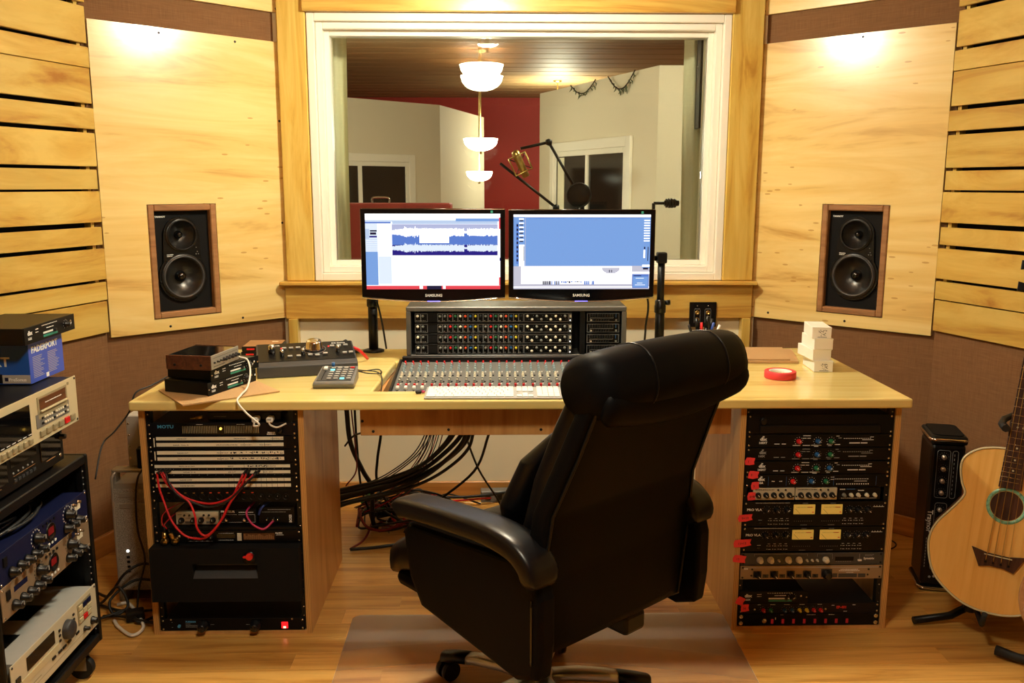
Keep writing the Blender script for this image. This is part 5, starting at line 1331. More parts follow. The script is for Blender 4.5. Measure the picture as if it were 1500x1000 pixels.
# recorder at the bottom
def cart_unit(name, label, cat, z, h, mat, depth=.3, chassis='black_metal', screws='screw_black', x=0, fx=0):
    return rack_unit(name, label, cat, (CX+fx, CY+UX+x, z), h, mat, depth, R90, None, screws, chassis)
t = cart_unit('tape_recorder', 'cream rack recorder with a big jog dial, lowest in the cart', 'recorder', .164, .132, 'cream_panel', .32, 'light_grey', fx=.004)
MB().lathe([(.028, 0), (.027, .014), (.024, .018), (.006, .016), (0, .016)], 28, Matrix.Translation((.292, FY, .082)) @ Matrix.Rotation(pi/2, 4, 'X')).build('jog_dial', 'dark_grey', t)
rect(t, 'display', .075, .222, .078, .116, 'dark_window', .002, FY, .001)
rect(t, 'button_bed', .36, .445, .055, .118, 'beige_dark', .0012, FY)
for i in range(3):
    for j in range(3): rect(t, 'button', .366+i*.0265, .388+i*.0265, .061+j*.019, .074+j*.019, 'knob_red' if (i, j) == (1, 0) else ('blue_steel' if (i, j) == (1, 2) or (i, j) == (2, 2) else 'beige_plastic'), .003, FY-.0012)
for x, z, r in ((.445, .03, .011), (.395, .03, .007), (.03, .03, .008)): knob(t, x, z, r, 'knob_black', .016, y=FY)
for x in (.20, .235, .26, .29, .34): rect(t, 'button', x, x+.018, .038, .044, 'knob_black', .003, FY)
rect(t, 'slot', .045, .24, .048, .068, 'beige_plastic', .002, FY); rect(t, 'power_button', .018, .038, .072, .088, 'knob_black', .004, FY)
for x, z in ((.25, .10), (.25, .085), (.25, .07), (.335, .105), (.335, .09), (.335, .075)): rect(t, 'small_button', x-.004, x+.004, z-.003, z+.003, 'knob_black', .003, FY)
marks(t, [(.02, .46, .020, .021)]+squiggle(.06, .14, .030, .003, 14)+squiggle(.05, .13, .0085, .003, 16), 'beige_dark', FY)
MB().box(.08, .17, .06, .14, .1312, .1318).build('top_label', 'black_metal', t); MB().box(.25, .34, .08, .16, .1312, .1318).build('top_label', 'black_metal', t)
def strip_channel(label, z, h, mat, tape, metercol, ch):
    t = cart_unit('channel_strip', label, 'preamp', z, h, mat, .32, ch, 'chrome')
    MB().lathe([(.026, 0), (.026, .003), (.022, .004), (.021, .001), (0, .001)], 28, Matrix.Translation((.262, FY, h*.52)) @ Matrix.Rotation(pi/2, 4, 'X')).build('round_meter', 'black_plastic', t)
    rect(t, 'meter_glow', .248, .278, h*.52-.007, h*.52+.012, metercol, .0006, FY-.0012)
    for x in (.055, .095, .13, .165, .20): knob(t, x, h*.26, .0125, 'knob_black', .024, y=FY, pointer='print_grey')
    for x in (.345, .38, .415): knob(t, x, h*.25, .0125, 'knob_black', .024, y=FY, pointer='print_grey')
    for x in (.185, .36): knob(t, x, h*.66, .0145, 'knob_black', .026, y=FY, pointer='print_grey')
    for q in range(4): rect(t, 'button', .225+q*.018, .233+q*.018, h*.13, h*.13+.006, 'print_white', .002, FY); rect(t, 'button', .222+q*.02, .229+q*.02, h*.84, h*.84+.006, 'knob_black', .003, FY)
    for x in (.185, .36):
        pr = []
        for q in range(13):
            a = radians(-150+q*25); pr.append((x+.024*sin(a)-.0014, x+.024*sin(a)+.0014, h*.66+.024*cos(a)-.002, h*.66+.024*cos(a)+.002))
        marks(t, pr, 'print_white' if mat == 'blue_steel' else 'print_black', FY)
    rect(t, 'tape_label', .405, .44, h*.55, h*.55+.016, 'label_white', .0006, FY)
    for x in (.395, .425): knob(t, x, h*.82, .005, 'chrome', .012, y=FY)
    if tape: rect(t, 'blue_tape', .06, .125, h*.62, h*.62+.014, 'blue_steel', .0006, FY); rect(t, 'blue_tape', .375, .41, h*.76, h*.76+.018, 'blue_steel', .0006, FY)
    rect(t, 'power_switch', .022, .038, h*.55, h*.82, 'knob_black', .004, FY)
    return t
strip_channel('tan channel strip with blue tape, in the middle of the cart', .4165, .088, 'tan_panel', True, 'dark_red_cable', 'black_metal')
t = strip_channel('dark blue channel strip with a coil of cable on top', .5055, .088, 'blue_steel', False, 'dark_red_cable', 'blue_steel')
text('A', .02, 'print_white', t, (.385, FY, .062), bold=.001); text('R', .016, 'print_white', t, (.395, FY, .04), bold=.001)
pts = []
for i in range(46):
    a = i*.42; r = .085+.02*sin(i*.31)
    pts.append((CX-.085+r*cos(a)*.55+.03*sin(i*.1), CY+.22+r*1.5*sin(a), .600+.0016*(i % 9)+.004*sin(i*.7)+.012*(i/46)))
pts += [(CX-.06, CY+.04, .612), (CX-.09, CY+.03, .606)]
cable('coiled_cable', pts, .0045, 'coil_cable', None, 'coil of black cable on the dark blue channel strip', 'cable', k=4)
# tape deck, recorder, carton and compressor stacked on the cart
t = thing('cassette_deck', 'black double cassette deck standing on the rack cart', 'cassette deck', (CX-.025, CY+.012, .7012), R90)
w_, h_ = .43, .118
MB().box(0, w_, -.006, 0, .010, h_, .002).build('front_panel', 'black_plastic', t); MB().box(.003, w_-.003, .0002, .30, .012, h_-.001, .002).build('case', 'black_metal', t)
for x in (.03, w_-.03):
    for y in (.03, .26): MB().cyl((x, y, 0), (x, y, .0118), .014, n=14).build('foot', 'rubber', t)
for a, b in ((.02, .13), (.30, .41)): rect(t, 'cassette_door', a, b, .04, .105, 'gloss_black', .003, -.006, .001)
rect(t, 'display', .15, .28, .072, .105, 'dark_window', .001, -.006)
for q in range(6): rect(t, 'button', .16+q*.019, .172+q*.019, .03, .038, 'dark_grey', .003, -.006)
for q in range(5): place('button', screw_mesh('print_grey', .003), t, (.16+q*.024, -.006, .055))
knob(t, w_-.018, .082, .009, 'knob_black', .018, y=-.006); place('headphone_jack', screw_mesh('chrome', .006), t, (w_-.02, -.006, .028))
marks(t, squiggle(.05, .10, .032, .003, 9)+squiggle(.33, .38, .032, .003, 9)+squiggle(.16, .27, .046, .0015, 20), 'frame_walnut', -.006)
t = cart_unit('multitrack_recorder', 'beige multitrack tape recorder with a red record button on the cassette deck', 'recorder', .8215, .1335, 'beige_plastic', .33, 'black_metal', 'screw_black', x=-.05, fx=.022)
h_ = .1335
rect(t, 'display_window', .015, .222, .030, .112, 'gloss_black', .001, FY)
rect(t, 'tape_door', .262, .425, .060, .120, 'beige_dark', .0015, FY, .001); rect(t, 'tape_slot', .272, .415, .084, .114, 'walnut', .001, FY-.0015)
MB().box(.272, .415, FY-.007, FY-.0015, .078, .083, .001).build('door_lip', 'beige_plastic', t)
rect(t, 'button_bed', .25, .43, .038, .075, 'mid_grey', .0012, FY)
for j in range(2):
    for q in range(12): rect(t, 'small_button', .277+q*.0125, .2835+q*.0125, .045+j*.014, .050+j*.014, 'label_white' if q % 5 else 'knob_black', .003, FY-.0012)
for q in range(6): rect(t, 'transport_button', .262+q*.034, .288+q*.034, .012, .030, 'knob_red' if q == 4 else 'beige_dark', .005, FY, .002)
for q in range(8): rect(t, 'channel_button', .02+q*.026, .04+q*.026, .008, .024, 'beige_dark', .005, FY, .002)
marks(t, squiggle(.30, .39, .098, .003, 14)+[(.02+q*.026, .036+q*.026, .034, .036) for q in range(8)], 'print_white', FY-.0026)
rect(t, 'emblem', .43, .44, .116, .124, 'beige_dark', .0008, FY)
# carton
t = thing('blue_carton', 'blue product carton lettered FADERPORT under the small black compressor', 'box', (-1.385, 2.385, .9565), R90)
w_, d_, h_ = .19, .44, .110
MB().box(0, w_, 0, d_, 0, h_, .001).build('carton', 'box_blue', t)
MB().box(.0005, w_-.0005, -.0006, 0, .001, h_-.001).build('end_panel', 'box_violet', t)
text('FADERPORT', .0245, 'print_white', t, (.014, -.001, .083), sx=1.08, bold=.0008)
pr = []; rn = random.Random(9)
for c in (0, 1):
    for q in range(13):
        x = .018+c*.082; pr.append((x, x+rn.uniform(.04, .065), .070-q*.0047, .0716-q*.0047))
marks(t, pr, 'light_grey', -.0006); marks(t, [(.085, .1, .003, .015)], 'print_white', -.0006)
# side towards the camera: local -x face
SD = (pi/2, 0, -pi/2)
text('FADERPORT', .036, 'print_white', t, (-.0004, .062+.205, .050), SD, sx=1.08, bold=.001)
MB().box(-.0006, 0, .0, .075, .003, .026).build('grey_band', 'light_grey', t)
text('PreSonus', .0125, 'print_white', t, (-.001, .058, .009), SD, bold=.0003); MB().box(-.001, -.0006, .06, .069, .009, .019).build('emblem', 'blue_steel', t)
MB().box(-.0005, 0, .075, d_, .003, .028).build('lower_band', 'navy_panel', t)
half_rack('signal_processor', 'black half-width compressor on the blue carton', 'audio processor', (-1.368, 2.335, 1.072), R90, w=.285, d=.20, h=.046, ears=False)
o = [x for x in C.objects if x.name.startswith('signal_processor') and x.parent is None][-1]
for x in (.06, .225):
    for y in (.03, .17): MB().cyl((x, y, -.0052), (x, y, .0005), .008, n=12).build('foot', 'rubber', o)
# computer tower and drive box between cart and cabinet
t = thing('computer_tower', 'silver perforated computer tower beside the left rack cabinet', 'computer', (-1.478, 3.02, 0))
w_, d_, h_ = .204, .45, .505
poly = rrect(w_, .43, .03, 5, w_/2, h_-.2325-.0)
MB().prism([(x, z) for x, z in rrect(w_, .40, .012, 3, w_/2, .255)], -.003-d_+.01, 0, Matrix.Rotation(pi/2, 4, 'X') @ Matrix.Translation((0, 0, 0))).build('case', 'aluminium', t)
m_, nt_, b_ = new_mat('perforated'); vo = N(nt_, 'ShaderNodeTexVoronoi', Scale=420); tc_ = N(nt_, 'ShaderNodeTexCoord'); nt_.links.new(tc_.outputs['Object'], vo.inputs['Vector'])
rp = N(nt_, 'ShaderNodeValToRGB'); rp.color_ramp.elements[0].position = .35; rp.color_ramp.elements[0].color = lin((104, 98, 88)); rp.color_ramp.elements[1].position = .5; rp.color_ramp.elements[1].color = lin((176, 168, 154)); nt_.links.new(vo.outputs['Distance'], rp.inputs[0]); nt_.links.new(rp.outputs[0], b_.inputs['Base Color']); b_.inputs['Metallic'].default_value = .2; b_.inputs['Roughness'].default_value = .45
fp_ = MB().box(.006, w_-.006, -.004, 0, .06, .435).build('front_grille', 'perforated', t)
for z in (.365, .405): MB().box(.028, w_-.02, -.007, -.004, z, z+.018, .001).build('drive_door', 'aluminium', t)
for x in (0, w_-.012): MB().tube(catmull([(x+.006, 0.0, .015), (x+.006, 0, .42), (x+.006+(.004 if x == 0 else -.004), .004, .482), (x+.006+(.02 if x == 0 else -.02), .03, .500)], 5), .006, 8).build('edge_rail', 'aluminium', t)
MB().box(.002, w_-.002, .006, .05, .492, .505, .004).build('handle', 'aluminium', t); MB().box(.002, w_-.002, d_-.05, d_-.006, .492, .505, .004).build('handle', 'aluminium', t)
for x in (.002, w_-.016):
    MB().box(x, x+.014, .008, .05, .452, .495, .002).build('handle_post', 'aluminium', t)
    MB().box(x, x+.014, .02, d_-.02, 0, .056, .003).build('foot_rail', 'aluminium', t)
    MB().box(x, x+.014, d_-.05, d_-.008, .452, .495, .002).build('handle_post', 'aluminium', t)
MB().cyl((.045, -.004, .205), (.045, -.006, .205), .005, n=12).build('power_light', 'led_white', t)
for q in range(4): MB().box(.04, .05, -.006, -.004, .178-q*.018, .186-q*.018).build('port', 'black_plastic', t)
t = thing('drive_enclosure', 'grey metal drive box standing on the computer tower', 'hard drive', (-1.425, 3.06, .5055))
MB().box(0, .13, 0, .2, 0, .185, .003).build('case', 'light_grey', t)
MB().box(.04, .075, -.03, .0, .0, .075, .004).build('power_plug', 'black_plastic', t)
for q in range(4): place('screw', screw_mesh('chrome', .004), t, (.008, 0, .03+q*.042))
# ------------------------------------------------------------------ amplifier head standing on end
t = thing('amplifier_head', 'black amplifier head standing on end behind the acoustic bass', 'amplifier', (1.468, 3.085, 0), radians(-14))
w_, d_, h_ = .118, .17, .60
MB().box(0, w_, 0, d_, .02, h_-.035, .012).build('cabinet', 'black_plastic', t)
MB().box(-.004, w_+.004, -.004, d_+.004, h_-.035, h_-.002, .010).build('top_cap', 'black_metal', t)
MB().prism(rrect(w_-.012, d_-.012, .02, 4, w_/2, d_/2), h_-.002, h_+.002).build('top_cloth', 'foam_black', t)
for z in (.012, h_-.016): MB().tube([(x, y, z) for x, y in rrect(w_+.010, d_+.010, .022, 4, w_/2, d_/2)], .0055, 6, closed=True).build('chrome_trim', 'chrome', t)
MB().box(-.002, w_+.002, -.002, d_+.002, 0, .02, .006).build('bottom_cap', 'black_metal', t)
def loop(x0, x1, z0, z1): return MB().tube([(x, -.0005, z) for x, z in rrect(x1-x0, z1-z0, .008, 3, (x0+x1)/2, (z0+z1)/2)], .0009, 4, closed=True)
for a in ((.022, .066, .365, .545), (.073, .092, .365, .545), (.028, .068, .235, .345), (.028, .068, .085, .225)): loop(*a).build('panel_outline', 'print_grey', t)
for z in (.52, .475, .43, .385, .32, .27):
    x = .044; k_ = MB().lathe([(.0085, 0), (.008, .012), (0, .012)], 16, Matrix.Translation((x, 0, z)) @ Matrix.Rotation(pi/2, 4, 'X')).build('knob', 'satin_metal', t)
    marks(t, ticks(x, z, .016, .016, 11, w=.0008), 'print_grey')
text('Traynor', .026, 'print_white', t, (.006, -.0005, .315), (pi/2, pi/2, 0), bold=.0004)
marks(t, [(.0075, .0105, .20-q*.012, .208-q*.012) for q in range(10)], 'print_grey')
marks(t, [(.079, .081, .38+q*.016, .388+q*.016) for q in range(10)], 'print_grey')
for x, z in ((.03, .055), (.045, .058), (.06, .055)): place('socket', screw_mesh('print_grey', .005), t, (x, 0, z))
# ------------------------------------------------------------------ acoustic bass guitar on its stand
A = radians(4.2)
Rv = Vector((cos(radians(-28)), sin(radians(-28)), 0)); Uv = Vector((.0921, .1732, .9806)).normalized()
eu = Rv*cos(A)-Uv*sin(A); ev = Rv*sin(A)+Uv*cos(A); en = eu.cross(ev)          # en points towards the viewer
org = Vector((1.5313, 2.6491, .2991))-eu*.038
gt = thing('acoustic_bass', 'natural wood acoustic bass guitar leaning on its stand', 'guitar', org)
mm = Matrix((( eu.x, -en.x, ev.x), (eu.y, -en.y, ev.y), (eu.z, -en.z, ev.z)))
if mm.determinant() < 0: mm = Matrix((( eu.x, en.x, ev.x), (eu.y, en.y, ev.y), (eu.z, en.z, ev.z)))
gt.rotation_euler = mm.to_euler()
half = [(-.0, -.174), (-.04, -.171), (-.088, -.157), (-.141, -.123), (-.177, -.084), (-.198, -.03), (-.205, .026), (-.190, .079), (-.154, .134), (-.124, .188), (-.137, .224), (-.148, .272), (-.141, .310), (-.106, .342), (-.06, .357), (-.02, .360)]
def sm_(pts): return [(p.x, p.y) for p in catmull([(x, y, 0) for x, y in pts], 4)]
lh = sm_(half); outline_ = lh+[(-x, y) for x, y in lh[::-1]][:-1]
fy = mm @ Vector((0, -1, 0))
FS = -1 if fy.dot(Vector((-.123, 0, 1.494))-org) > 0 else 1          # local y sign that faces the room
toF = lambda y: FS*y
def gprism(poly, y0, y1, mat, name, par=gt, bev=0): 
    n = len(poly); vs = [(x, toF(y0), z) for x, z in poly]+[(x, toF(y1), z) for x, z in poly]
    return MB().add(vs, [list(range(n))[::-1], list(range(n, 2*n))]+[(i, (i+1) % n, n+(i+1) % n, n+i) for i in range(n)]).build(name, mat, par, bevel=bev)
gprism(outline_, -.10, -.003, 'walnut', 'sides')
def scl(p, d):
    out = []; n = len(p)
    for i in range(n):
        a, b = Vector(p[i-1]), Vector(p[(i+1) % n]); t_ = (b-a).normalized(); nrm = Vector((t_.y, -t_.x)); c = Vector(p[i])
        q1 = c+nrm*d; q2 = c-nrm*d; out.append(tuple(q1 if q1.length < q2.length else q2))
    return out
HR = .047; hc = (0, .178)
def holed(poly, hole_c, r, y, mat, name):
    bm = bmesh.new(); n = 40
    vo_ = [bm.verts.new((x, toF(y), z)) for x, z in poly]; eo = [bm.edges.new((vo_[i], vo_[(i+1) % len(vo_)])) for i in range(len(vo_))]
    vi = [bm.verts.new((hole_c[0]+r*cos(2*pi*i/n), toF(y), hole_c[1]+r*sin(2*pi*i/n))) for i in range(n)]; ei = [bm.edges.new((vi[i], vi[(i+1) % n])) for i in range(n)]
    bmesh.ops.triangle_fill(bm, edges=eo+ei, use_beauty=True)
    me = bpy.data.meshes.new(name); bm.to_mesh(me); bm.free(); me.materials.append(M(mat))
    o = place(name, me, gt); sd = o.modifiers.new('thickness', 'SOLIDIFY'); sd.thickness = .003; sd.offset = 0; return o
holed(scl(outline_, .004), hc, HR, .0, 'spruce', 'soundboard')
MB().tube([(x, toF(.0005), z) for x, z in outline_], .0035, 6, closed=True).build('binding', 'binding_cream', gt)
gprism([(hc[0]+(HR+.004)*cos(2*pi*i/36), hc[1]+(HR+.004)*sin(2*pi*i/36)) for i in range(36)], -.0029, -.0025, 'rosewood', 'hole_shade_disc')  # dark disc close under the hole stands in for the shaded wooden interior
MB().lathe([(HR+.001, 0), (HR+.002, .0018), (HR+.011, .0018), (HR+.012, 0)], 44, Matrix.Translation((hc[0], toF(.0016), hc[1])) @ Matrix.Rotation(-FS*pi/2, 4, 'X')).build('rosette', 'abalone', gt)
gprism([(-.078, .028), (-.03, .018), (.03, .018), (.078, .028), (.050, -.030), (.02, -.022), (-.02, -.022), (-.050, -.030)], .0016, .010, 'rosewood', 'bridge')
gprism([(-.040, .012), (.040, .012), (.040, .015), (-.040, .015)], .0102, .0145, 'binding_cream', 'saddle')
for q in range(4): MB().cyl((-.033+q*.022, toF(.010), -.010), (-.033+q*.022, toF(.0145), -.010), .004, n=10).build('bridge_pin', 'black_plastic', gt)
NT = .83
fb = gprism([(-.033, .236), (.033, .236), (.022, NT), (-.022, NT)], .0018, .010, 'rosewood', 'fingerboard')
gprism([(-.030, .34), (.030, .34), (.021, NT), (-.021, NT)], -.022, .0016, 'walnut', 'neck', bev=.006)
gprism([(-.035, .30), (.035, .30), (.03, .36), (-.03, .36)], -.07, -.022, 'walnut', 'neck_heel', bev=.006)
SC = NT-.014
for q in range(1, 22):
    z = NT-SC*(1-2**(-q/12)); hw = .022+(.033-.022)*(NT-z)/(NT-.236)
    if z > .24: MB().tube([(-hw, toF(.0105), z), (hw, toF(.0105), z)], .0011, 5).build('fret', 'chrome', fb)
    if q in (3, 5, 7, 9, 12, 15, 17, 19):
        zz = (z+NT-SC*(1-2**(-(q-1)/12)))/2
        for dx in ((-.008, .008) if q == 12 else (0,)): MB().cyl((dx, toF(.0100), zz), (dx, toF(.0104), zz), .003, n=10).build('inlay_dot', 'binding_cream', fb)
for q in range(4):
    x0, x1 = -.033+q*.022, -.0165+q*.011
    MB().tube([(x0, toF(.012), -.010), (x0*.97, toF(.0155), .0135), (x1, toF(.0125), NT), (x1*1.3, toF(.008), NT+.05)], .0013-.0002*q, 5).build('string', 'brass', gt)
gprism([(-.022, NT+.002), (.022, NT+.002), (.036, NT+.03), (.04, NT+.17), (.012, NT+.19), (-.012, NT+.19), (-.04, NT+.17), (-.036, NT+.03)], -.014, .004, 'rosewood', 'headstock')
for sx in (-1, 1):
    for z in (NT+.055, NT+.125):
        pg = MB().cyl((sx*.038, toF(-.006), z), (sx*.056, toF(-.006), z), .004, n=8).build('tuner_shaft', 'black_metal', gt)
        gprism([(sx*.056, z-.012), (sx*.076, z-.016), (sx*.076, z+.016), (sx*.056, z+.012)], -.010, -.002, 'black_plastic', 'tuner_key', bev=.002)
t = thing('guitar_stand', 'black tubular stand holding the acoustic bass', 'guitar stand', (1.585, 2.83, 0))
def sp(*p): return [tuple(Vector(q)-Vector((1.585, 2.83, 0))) for q in p]
MB().tube(sp((1.585, 2.835, .09), (1.61, 2.855, .5), (1.625, 2.86, .735)), .011).build('upright', 'black_metal', t)
MB().tube(sp((1.585, 2.83, .10), (1.45, 2.825, .03), (1.318, 2.816, .018)), .013).build('leg', 'black_metal', t)
MB().tube(sp((1.585, 2.83, .10), (1.70, 2.86, .03), (1.84, 2.90, .018)), .013).build('leg', 'black_metal', t)
MB().tube(sp((1.585, 2.83, .10), (1.68, 2.95, .04), (1.75, 3.04, .018)), .013).build('leg', 'black_metal', t)
for x in (1.50, 1.66):
    MB().tube(sp((1.585, 2.83, .11), (x, 2.80, .105), (x-.02, 2.73, .105), (x-.06, 2.62, .105), (x-.065, 2.60, .15)), .009).build('cradle_arm', 'rubber', t)
    MB().lathe([(0, -.02), (.02, -.014), (.02, .014), (0, .02)], 12, Matrix.Translation(Vector(sp((x, 2.80, .075))[0]))).build('hinge', 'black_plastic', t)
MB().tube(sp((1.512, 2.715, .728), (1.53, 2.77, .728), (1.565, 2.82, .73), (1.625, 2.86, .735), (1.665, 2.80, .73), (1.655, 2.71, .728)), .012, rs=[.0125, .012, .011, .011, .012, .0125]).build('neck_yoke', 'rubber', t)
# ------------------------------------------------------------------ banjo at the edge
bj = thing('banjo', 'banjo with a chrome rim and pale skin head in front of the bass', 'banjo', (1.648, 2.45, .235), 0, rot=(radians(-8), radians(8), radians(-30)))
rr = Matrix.Rotation(pi/2, 4, 'X')
MB().lathe([(.150, -.09), (.168, -.088), (.172, -.05), (.168, .0), (.150, 0)], 48, rr).build('resonator', 'frame_walnut', bj)
MB().lathe([(0, .010), (.140, .010), (.1455, .008), (.1455, .0), (0, .0)], 48, rr).build('skin_head', 'banjo_skin', bj)
MB().lathe([(.1458, -.002), (.1458, .012), (.149, .016), (.154, .016), (.156, .010), (.156, -.002)], 48, rr).build('tension_hoop', 'chrome', bj)
for q in range(20):
    a = 2*pi*q/20; MB().tube([(.158*cos(a), -.018, .158*sin(a)), (.160*cos(a), -.004, .160*sin(a)), (.164*cos(a), .05, .164*sin(a))], .0028, 6).build('bracket_hook', 'chrome', bj)
MB().box(-.018, .018, -.012, .012, .15, .78, .003).build('neck', 'rosewood', bj)
MB().prism([(-.018, .78), (.018, .78), (.04, .84), (.03, .93), (-.03, .93), (-.04, .84)], -.012, .006, Matrix.Rotation(pi/2, 4, 'X')).build('headstock', 'rosewood', bj)
for q in range(5): MB().tube([(-.012+q*.006, -.018, -.06), (-.009+q*.0045, -.016, .80)], .0006, 4).build('string', 'chrome', bj)
MB().box(-.03, .03, -.022, -.0105, -.064, -.056).build('bridge', 'trim_pine_x', bj)
t = thing('banjo_stand', 'low black stand under the banjo', 'guitar stand', (1.60, 2.57, 0))
def sb(*p): return [tuple(Vector(q)-Vector((1.60, 2.57, 0))) for q in p]
MB().tube(sb((1.485, 2.605, .024), (1.53, 2.56, .022), (1.62, 2.50, .022), (1.70, 2.47, .022)), .016, rs=[.017, .014, .014, .014]).build('leg', 'rubber', t)
MB().tube(sb((1.56, 2.54, .022), (1.62, 2.58, .022), (1.78, 2.66, .022)), .014).build('leg', 'rubber', t)
MB().tube(sb((1.62, 2.53, .02), (1.625, 2.54, .06)), .012).build('post', 'black_metal', t)
MB().tube(sb((1.625, 2.545, .05), (1.63, 2.47, .04), (1.63, 2.385, .045), (1.63, 2.375, .09)), .009).build('cradle_arm', 'rubber', t)
# ------------------------------------------------------------------ cables
# patch cords between the bays: each cord with its two black plugs
def patch(label, pts, mat, r=.0036):
    o = Vector(pts[0]); t = thing('patch_cable', label, 'cable', o, 0, 'patch cords'); q = [Vector(p)-o for p in pts]
    MB().tube(catmull(q, 6), r, 8).build('cord', mat, t)
    for e, nx in ((q[0], q[1]), (q[-1], q[-2])):
        d = Vector((.012, .014, .004)) if e is q[0] else Vector((.006, .014, .006))
        MB().cyl(e+d, e-Vector((0, .002, .004)), .0048, .0042, n=10).build('plug', 'black_plastic', t)
patch('red patch cord hanging in the deepest loop', [(-1.216, 2.775, .576), (-1.21, 2.77, .527), (-1.193, 2.76, .48), (-1.166, 2.742, .423), (-1.129, 2.735, .38), (-1.091, 2.735, .366), (-1.052, 2.735, .373), (-1.013, 2.75, .416), (-.98, 2.765, .481), (-.938, 2.775, .571)], 'red_cable')
patch('red patch cord hanging in a shallow loop', [(-1.205, 2.776, .576), (-1.18, 2.77, .534), (-1.133, 2.765, .498), (-1.084, 2.76, .48), (-1.036, 2.76, .475), (-.988, 2.763, .49), (-.952, 2.768, .521), (-.928, 2.776, .57)], 'red_cable')
patch('red patch cord with an S-shaped droop', [(-1.197, 2.775, .576), (-1.167, 2.76, .535), (-1.135, 2.750, .508), (-1.106, 2.742, .486), (-1.087, 2.730, .447), (-1.08, 2.722, .409), (-1.062, 2.722, .383), (-1.039, 2.724, .388), (-1.006, 2.738, .427), (-.974, 2.752, .488), (-.906, 2.775, .567)], 'red_cable')
patch('black patch cord among the red ones', [(-1.187, 2.775, .576), (-1.171, 2.757, .542), (-1.142, 2.750, .506), (-1.103, 2.746, .488), (-1.046, 2.746, .468), (-.982, 2.750, .49), (-.937, 2.760, .533), (-.896, 2.775, .57)], 'black_cable')
cable('audio_lead', [(-1.2095, 2.783, .388), (-1.214, 2.783, .402), (-1.211, 2.783, .426), (-1.197, 2.798, .441), (-1.185, 2.84, .441), (-1.165, 2.93, .43)], .0018, 'red_cable', None, 'thin red lead rising from the upright gold plug')
cable('audio_lead', [(-1.197, 2.783, .377), (-1.206, 2.783, .393), (-1.20, 2.798, .404), (-1.188, 2.84, .412), (-1.172, 2.93, .41)], .0018, 'red_cable', None, 'thin red lead curling from the tilted gold plug')
cable('audio_lead', [(-.93, 2.86, .444), (-.941, 2.80, .432), (-.928, 2.785, .404), (-.903, 2.783, .383), (-.88, 2.785, .378), (-.856, 2.805, .398)], .0036, 'pink_cable', None, 'pink lead bowing between the two boxes at the right of the shelf')
cable('audio_lead', [(-.904, 2.808, .417), (-.898, 2.806, .434), (-.888, 2.812, .447), (-.874, 2.84, .452), (-.86, 2.90, .447)], .004, 'blue_cable', None, 'dark blue lead arching over the right box on the shelf')
# white cords
cable('usb_cable', [(-.8955, 2.782, .742), (-.888, 2.745, .738), (-.868, 2.733, .747), (-.905, 2.732, .783), (-.935, 2.742, .818), (-.940, 2.80, .826), (-.938, 2.87, .835), (-.945, 2.94, .87), (-.962, 2.975, .906), (-.99, 2.985, .914), (-1.005, 3.02, .9145)], .0032, 'white_cable', None, 'white cord looping from the hub over the worktop edge to the stack', k=8)
cable('usb_cable', [(-.849, 2.782, .740), (-.842, 2.775, .732), (-.82, 2.772, .726), (-.795, 2.785, .735)], .003, 'white_cable', None, 'short white cord curving right from the hub')
cable('usb_cable', [(-1.48, 3.0, .008), (-1.44, 3.005, .009), (-1.353, 2.889, .009), (-1.319, 2.821, .009), (-1.337, 2.775, .009), (-1.404, 2.832, .009), (-1.44, 2.88, .009)], .006, 'white_cable', None, 'flat white cord looping on the floor beside the cart')
# black cords near the cart and the tower
cable('power_cable', [(-1.235, 2.97, .85), (-1.262, 2.90, .836), (-1.296, 2.85, .822), (-1.312, 2.83, .765), (-1.348, 2.79, .709), (-1.359, 2.72, .685), (-1.352, 2.64, .60)], .0028, 'black_cable', None, 'thin black cord slanting from the worktop down to the cart')
cable('power_cable', [(-1.352, 3.02, .518), (-1.362, 2.975, .49), (-1.374, 2.972, .40), (-1.371, 2.965, .299), (-1.356, 2.97, .193), (-1.38, 2.96, .091), (-1.382, 2.93, .008)], .0035, 'black_cable', None, 'black cord hanging down the front of the computer tower')
grp = 'black cords on the floor by the tower'
for k, p in enumerate(([(-1.60, 3.10, .01), (-1.50, 2.985, .05), (-1.43, 2.96, .14), (-1.37, 2.985, .17), (-1.30, 2.98, .15)], [(-1.58, 3.05, .01), (-1.52, 2.97, .03), (-1.45, 2.95, .10), (-1.41, 2.93, .04), (-1.445, 2.90, .02), (-1.47, 2.93, .06), (-1.40, 2.98, .11), (-1.30, 2.985, .10)], [(-1.55, 3.0, .01), (-1.428, 2.945, .01), (-1.30, 2.96, .01)], [(-1.49, 2.91, .01), (-1.409, 2.89, .018), (-1.289, 2.862, .01), (-1.28, 2.98, .01)], [(-1.56, 2.95, .008), (-1.50, 2.88, .014), (-1.40, 2.92, .03), (-1.35, 2.86, .012), (-1.30, 2.92, .01)])):
    cable('floor_cable', p, .005, 'black_cable', None, 'tangled black cord on the floor between the cart and the tower', 'cable', grp)
t = thing('power_adapter', 'black power adapter among the cords by the tower', 'adapter', (-1.375, 2.90, .002), .4)
MB().box(-.03, .03, -.022, .022, 0, .035, .006).build('case', 'black_plastic', t); MB().box(-.01, .01, .022, .03, .01, .02).build('socket', 'dark_grey', t)
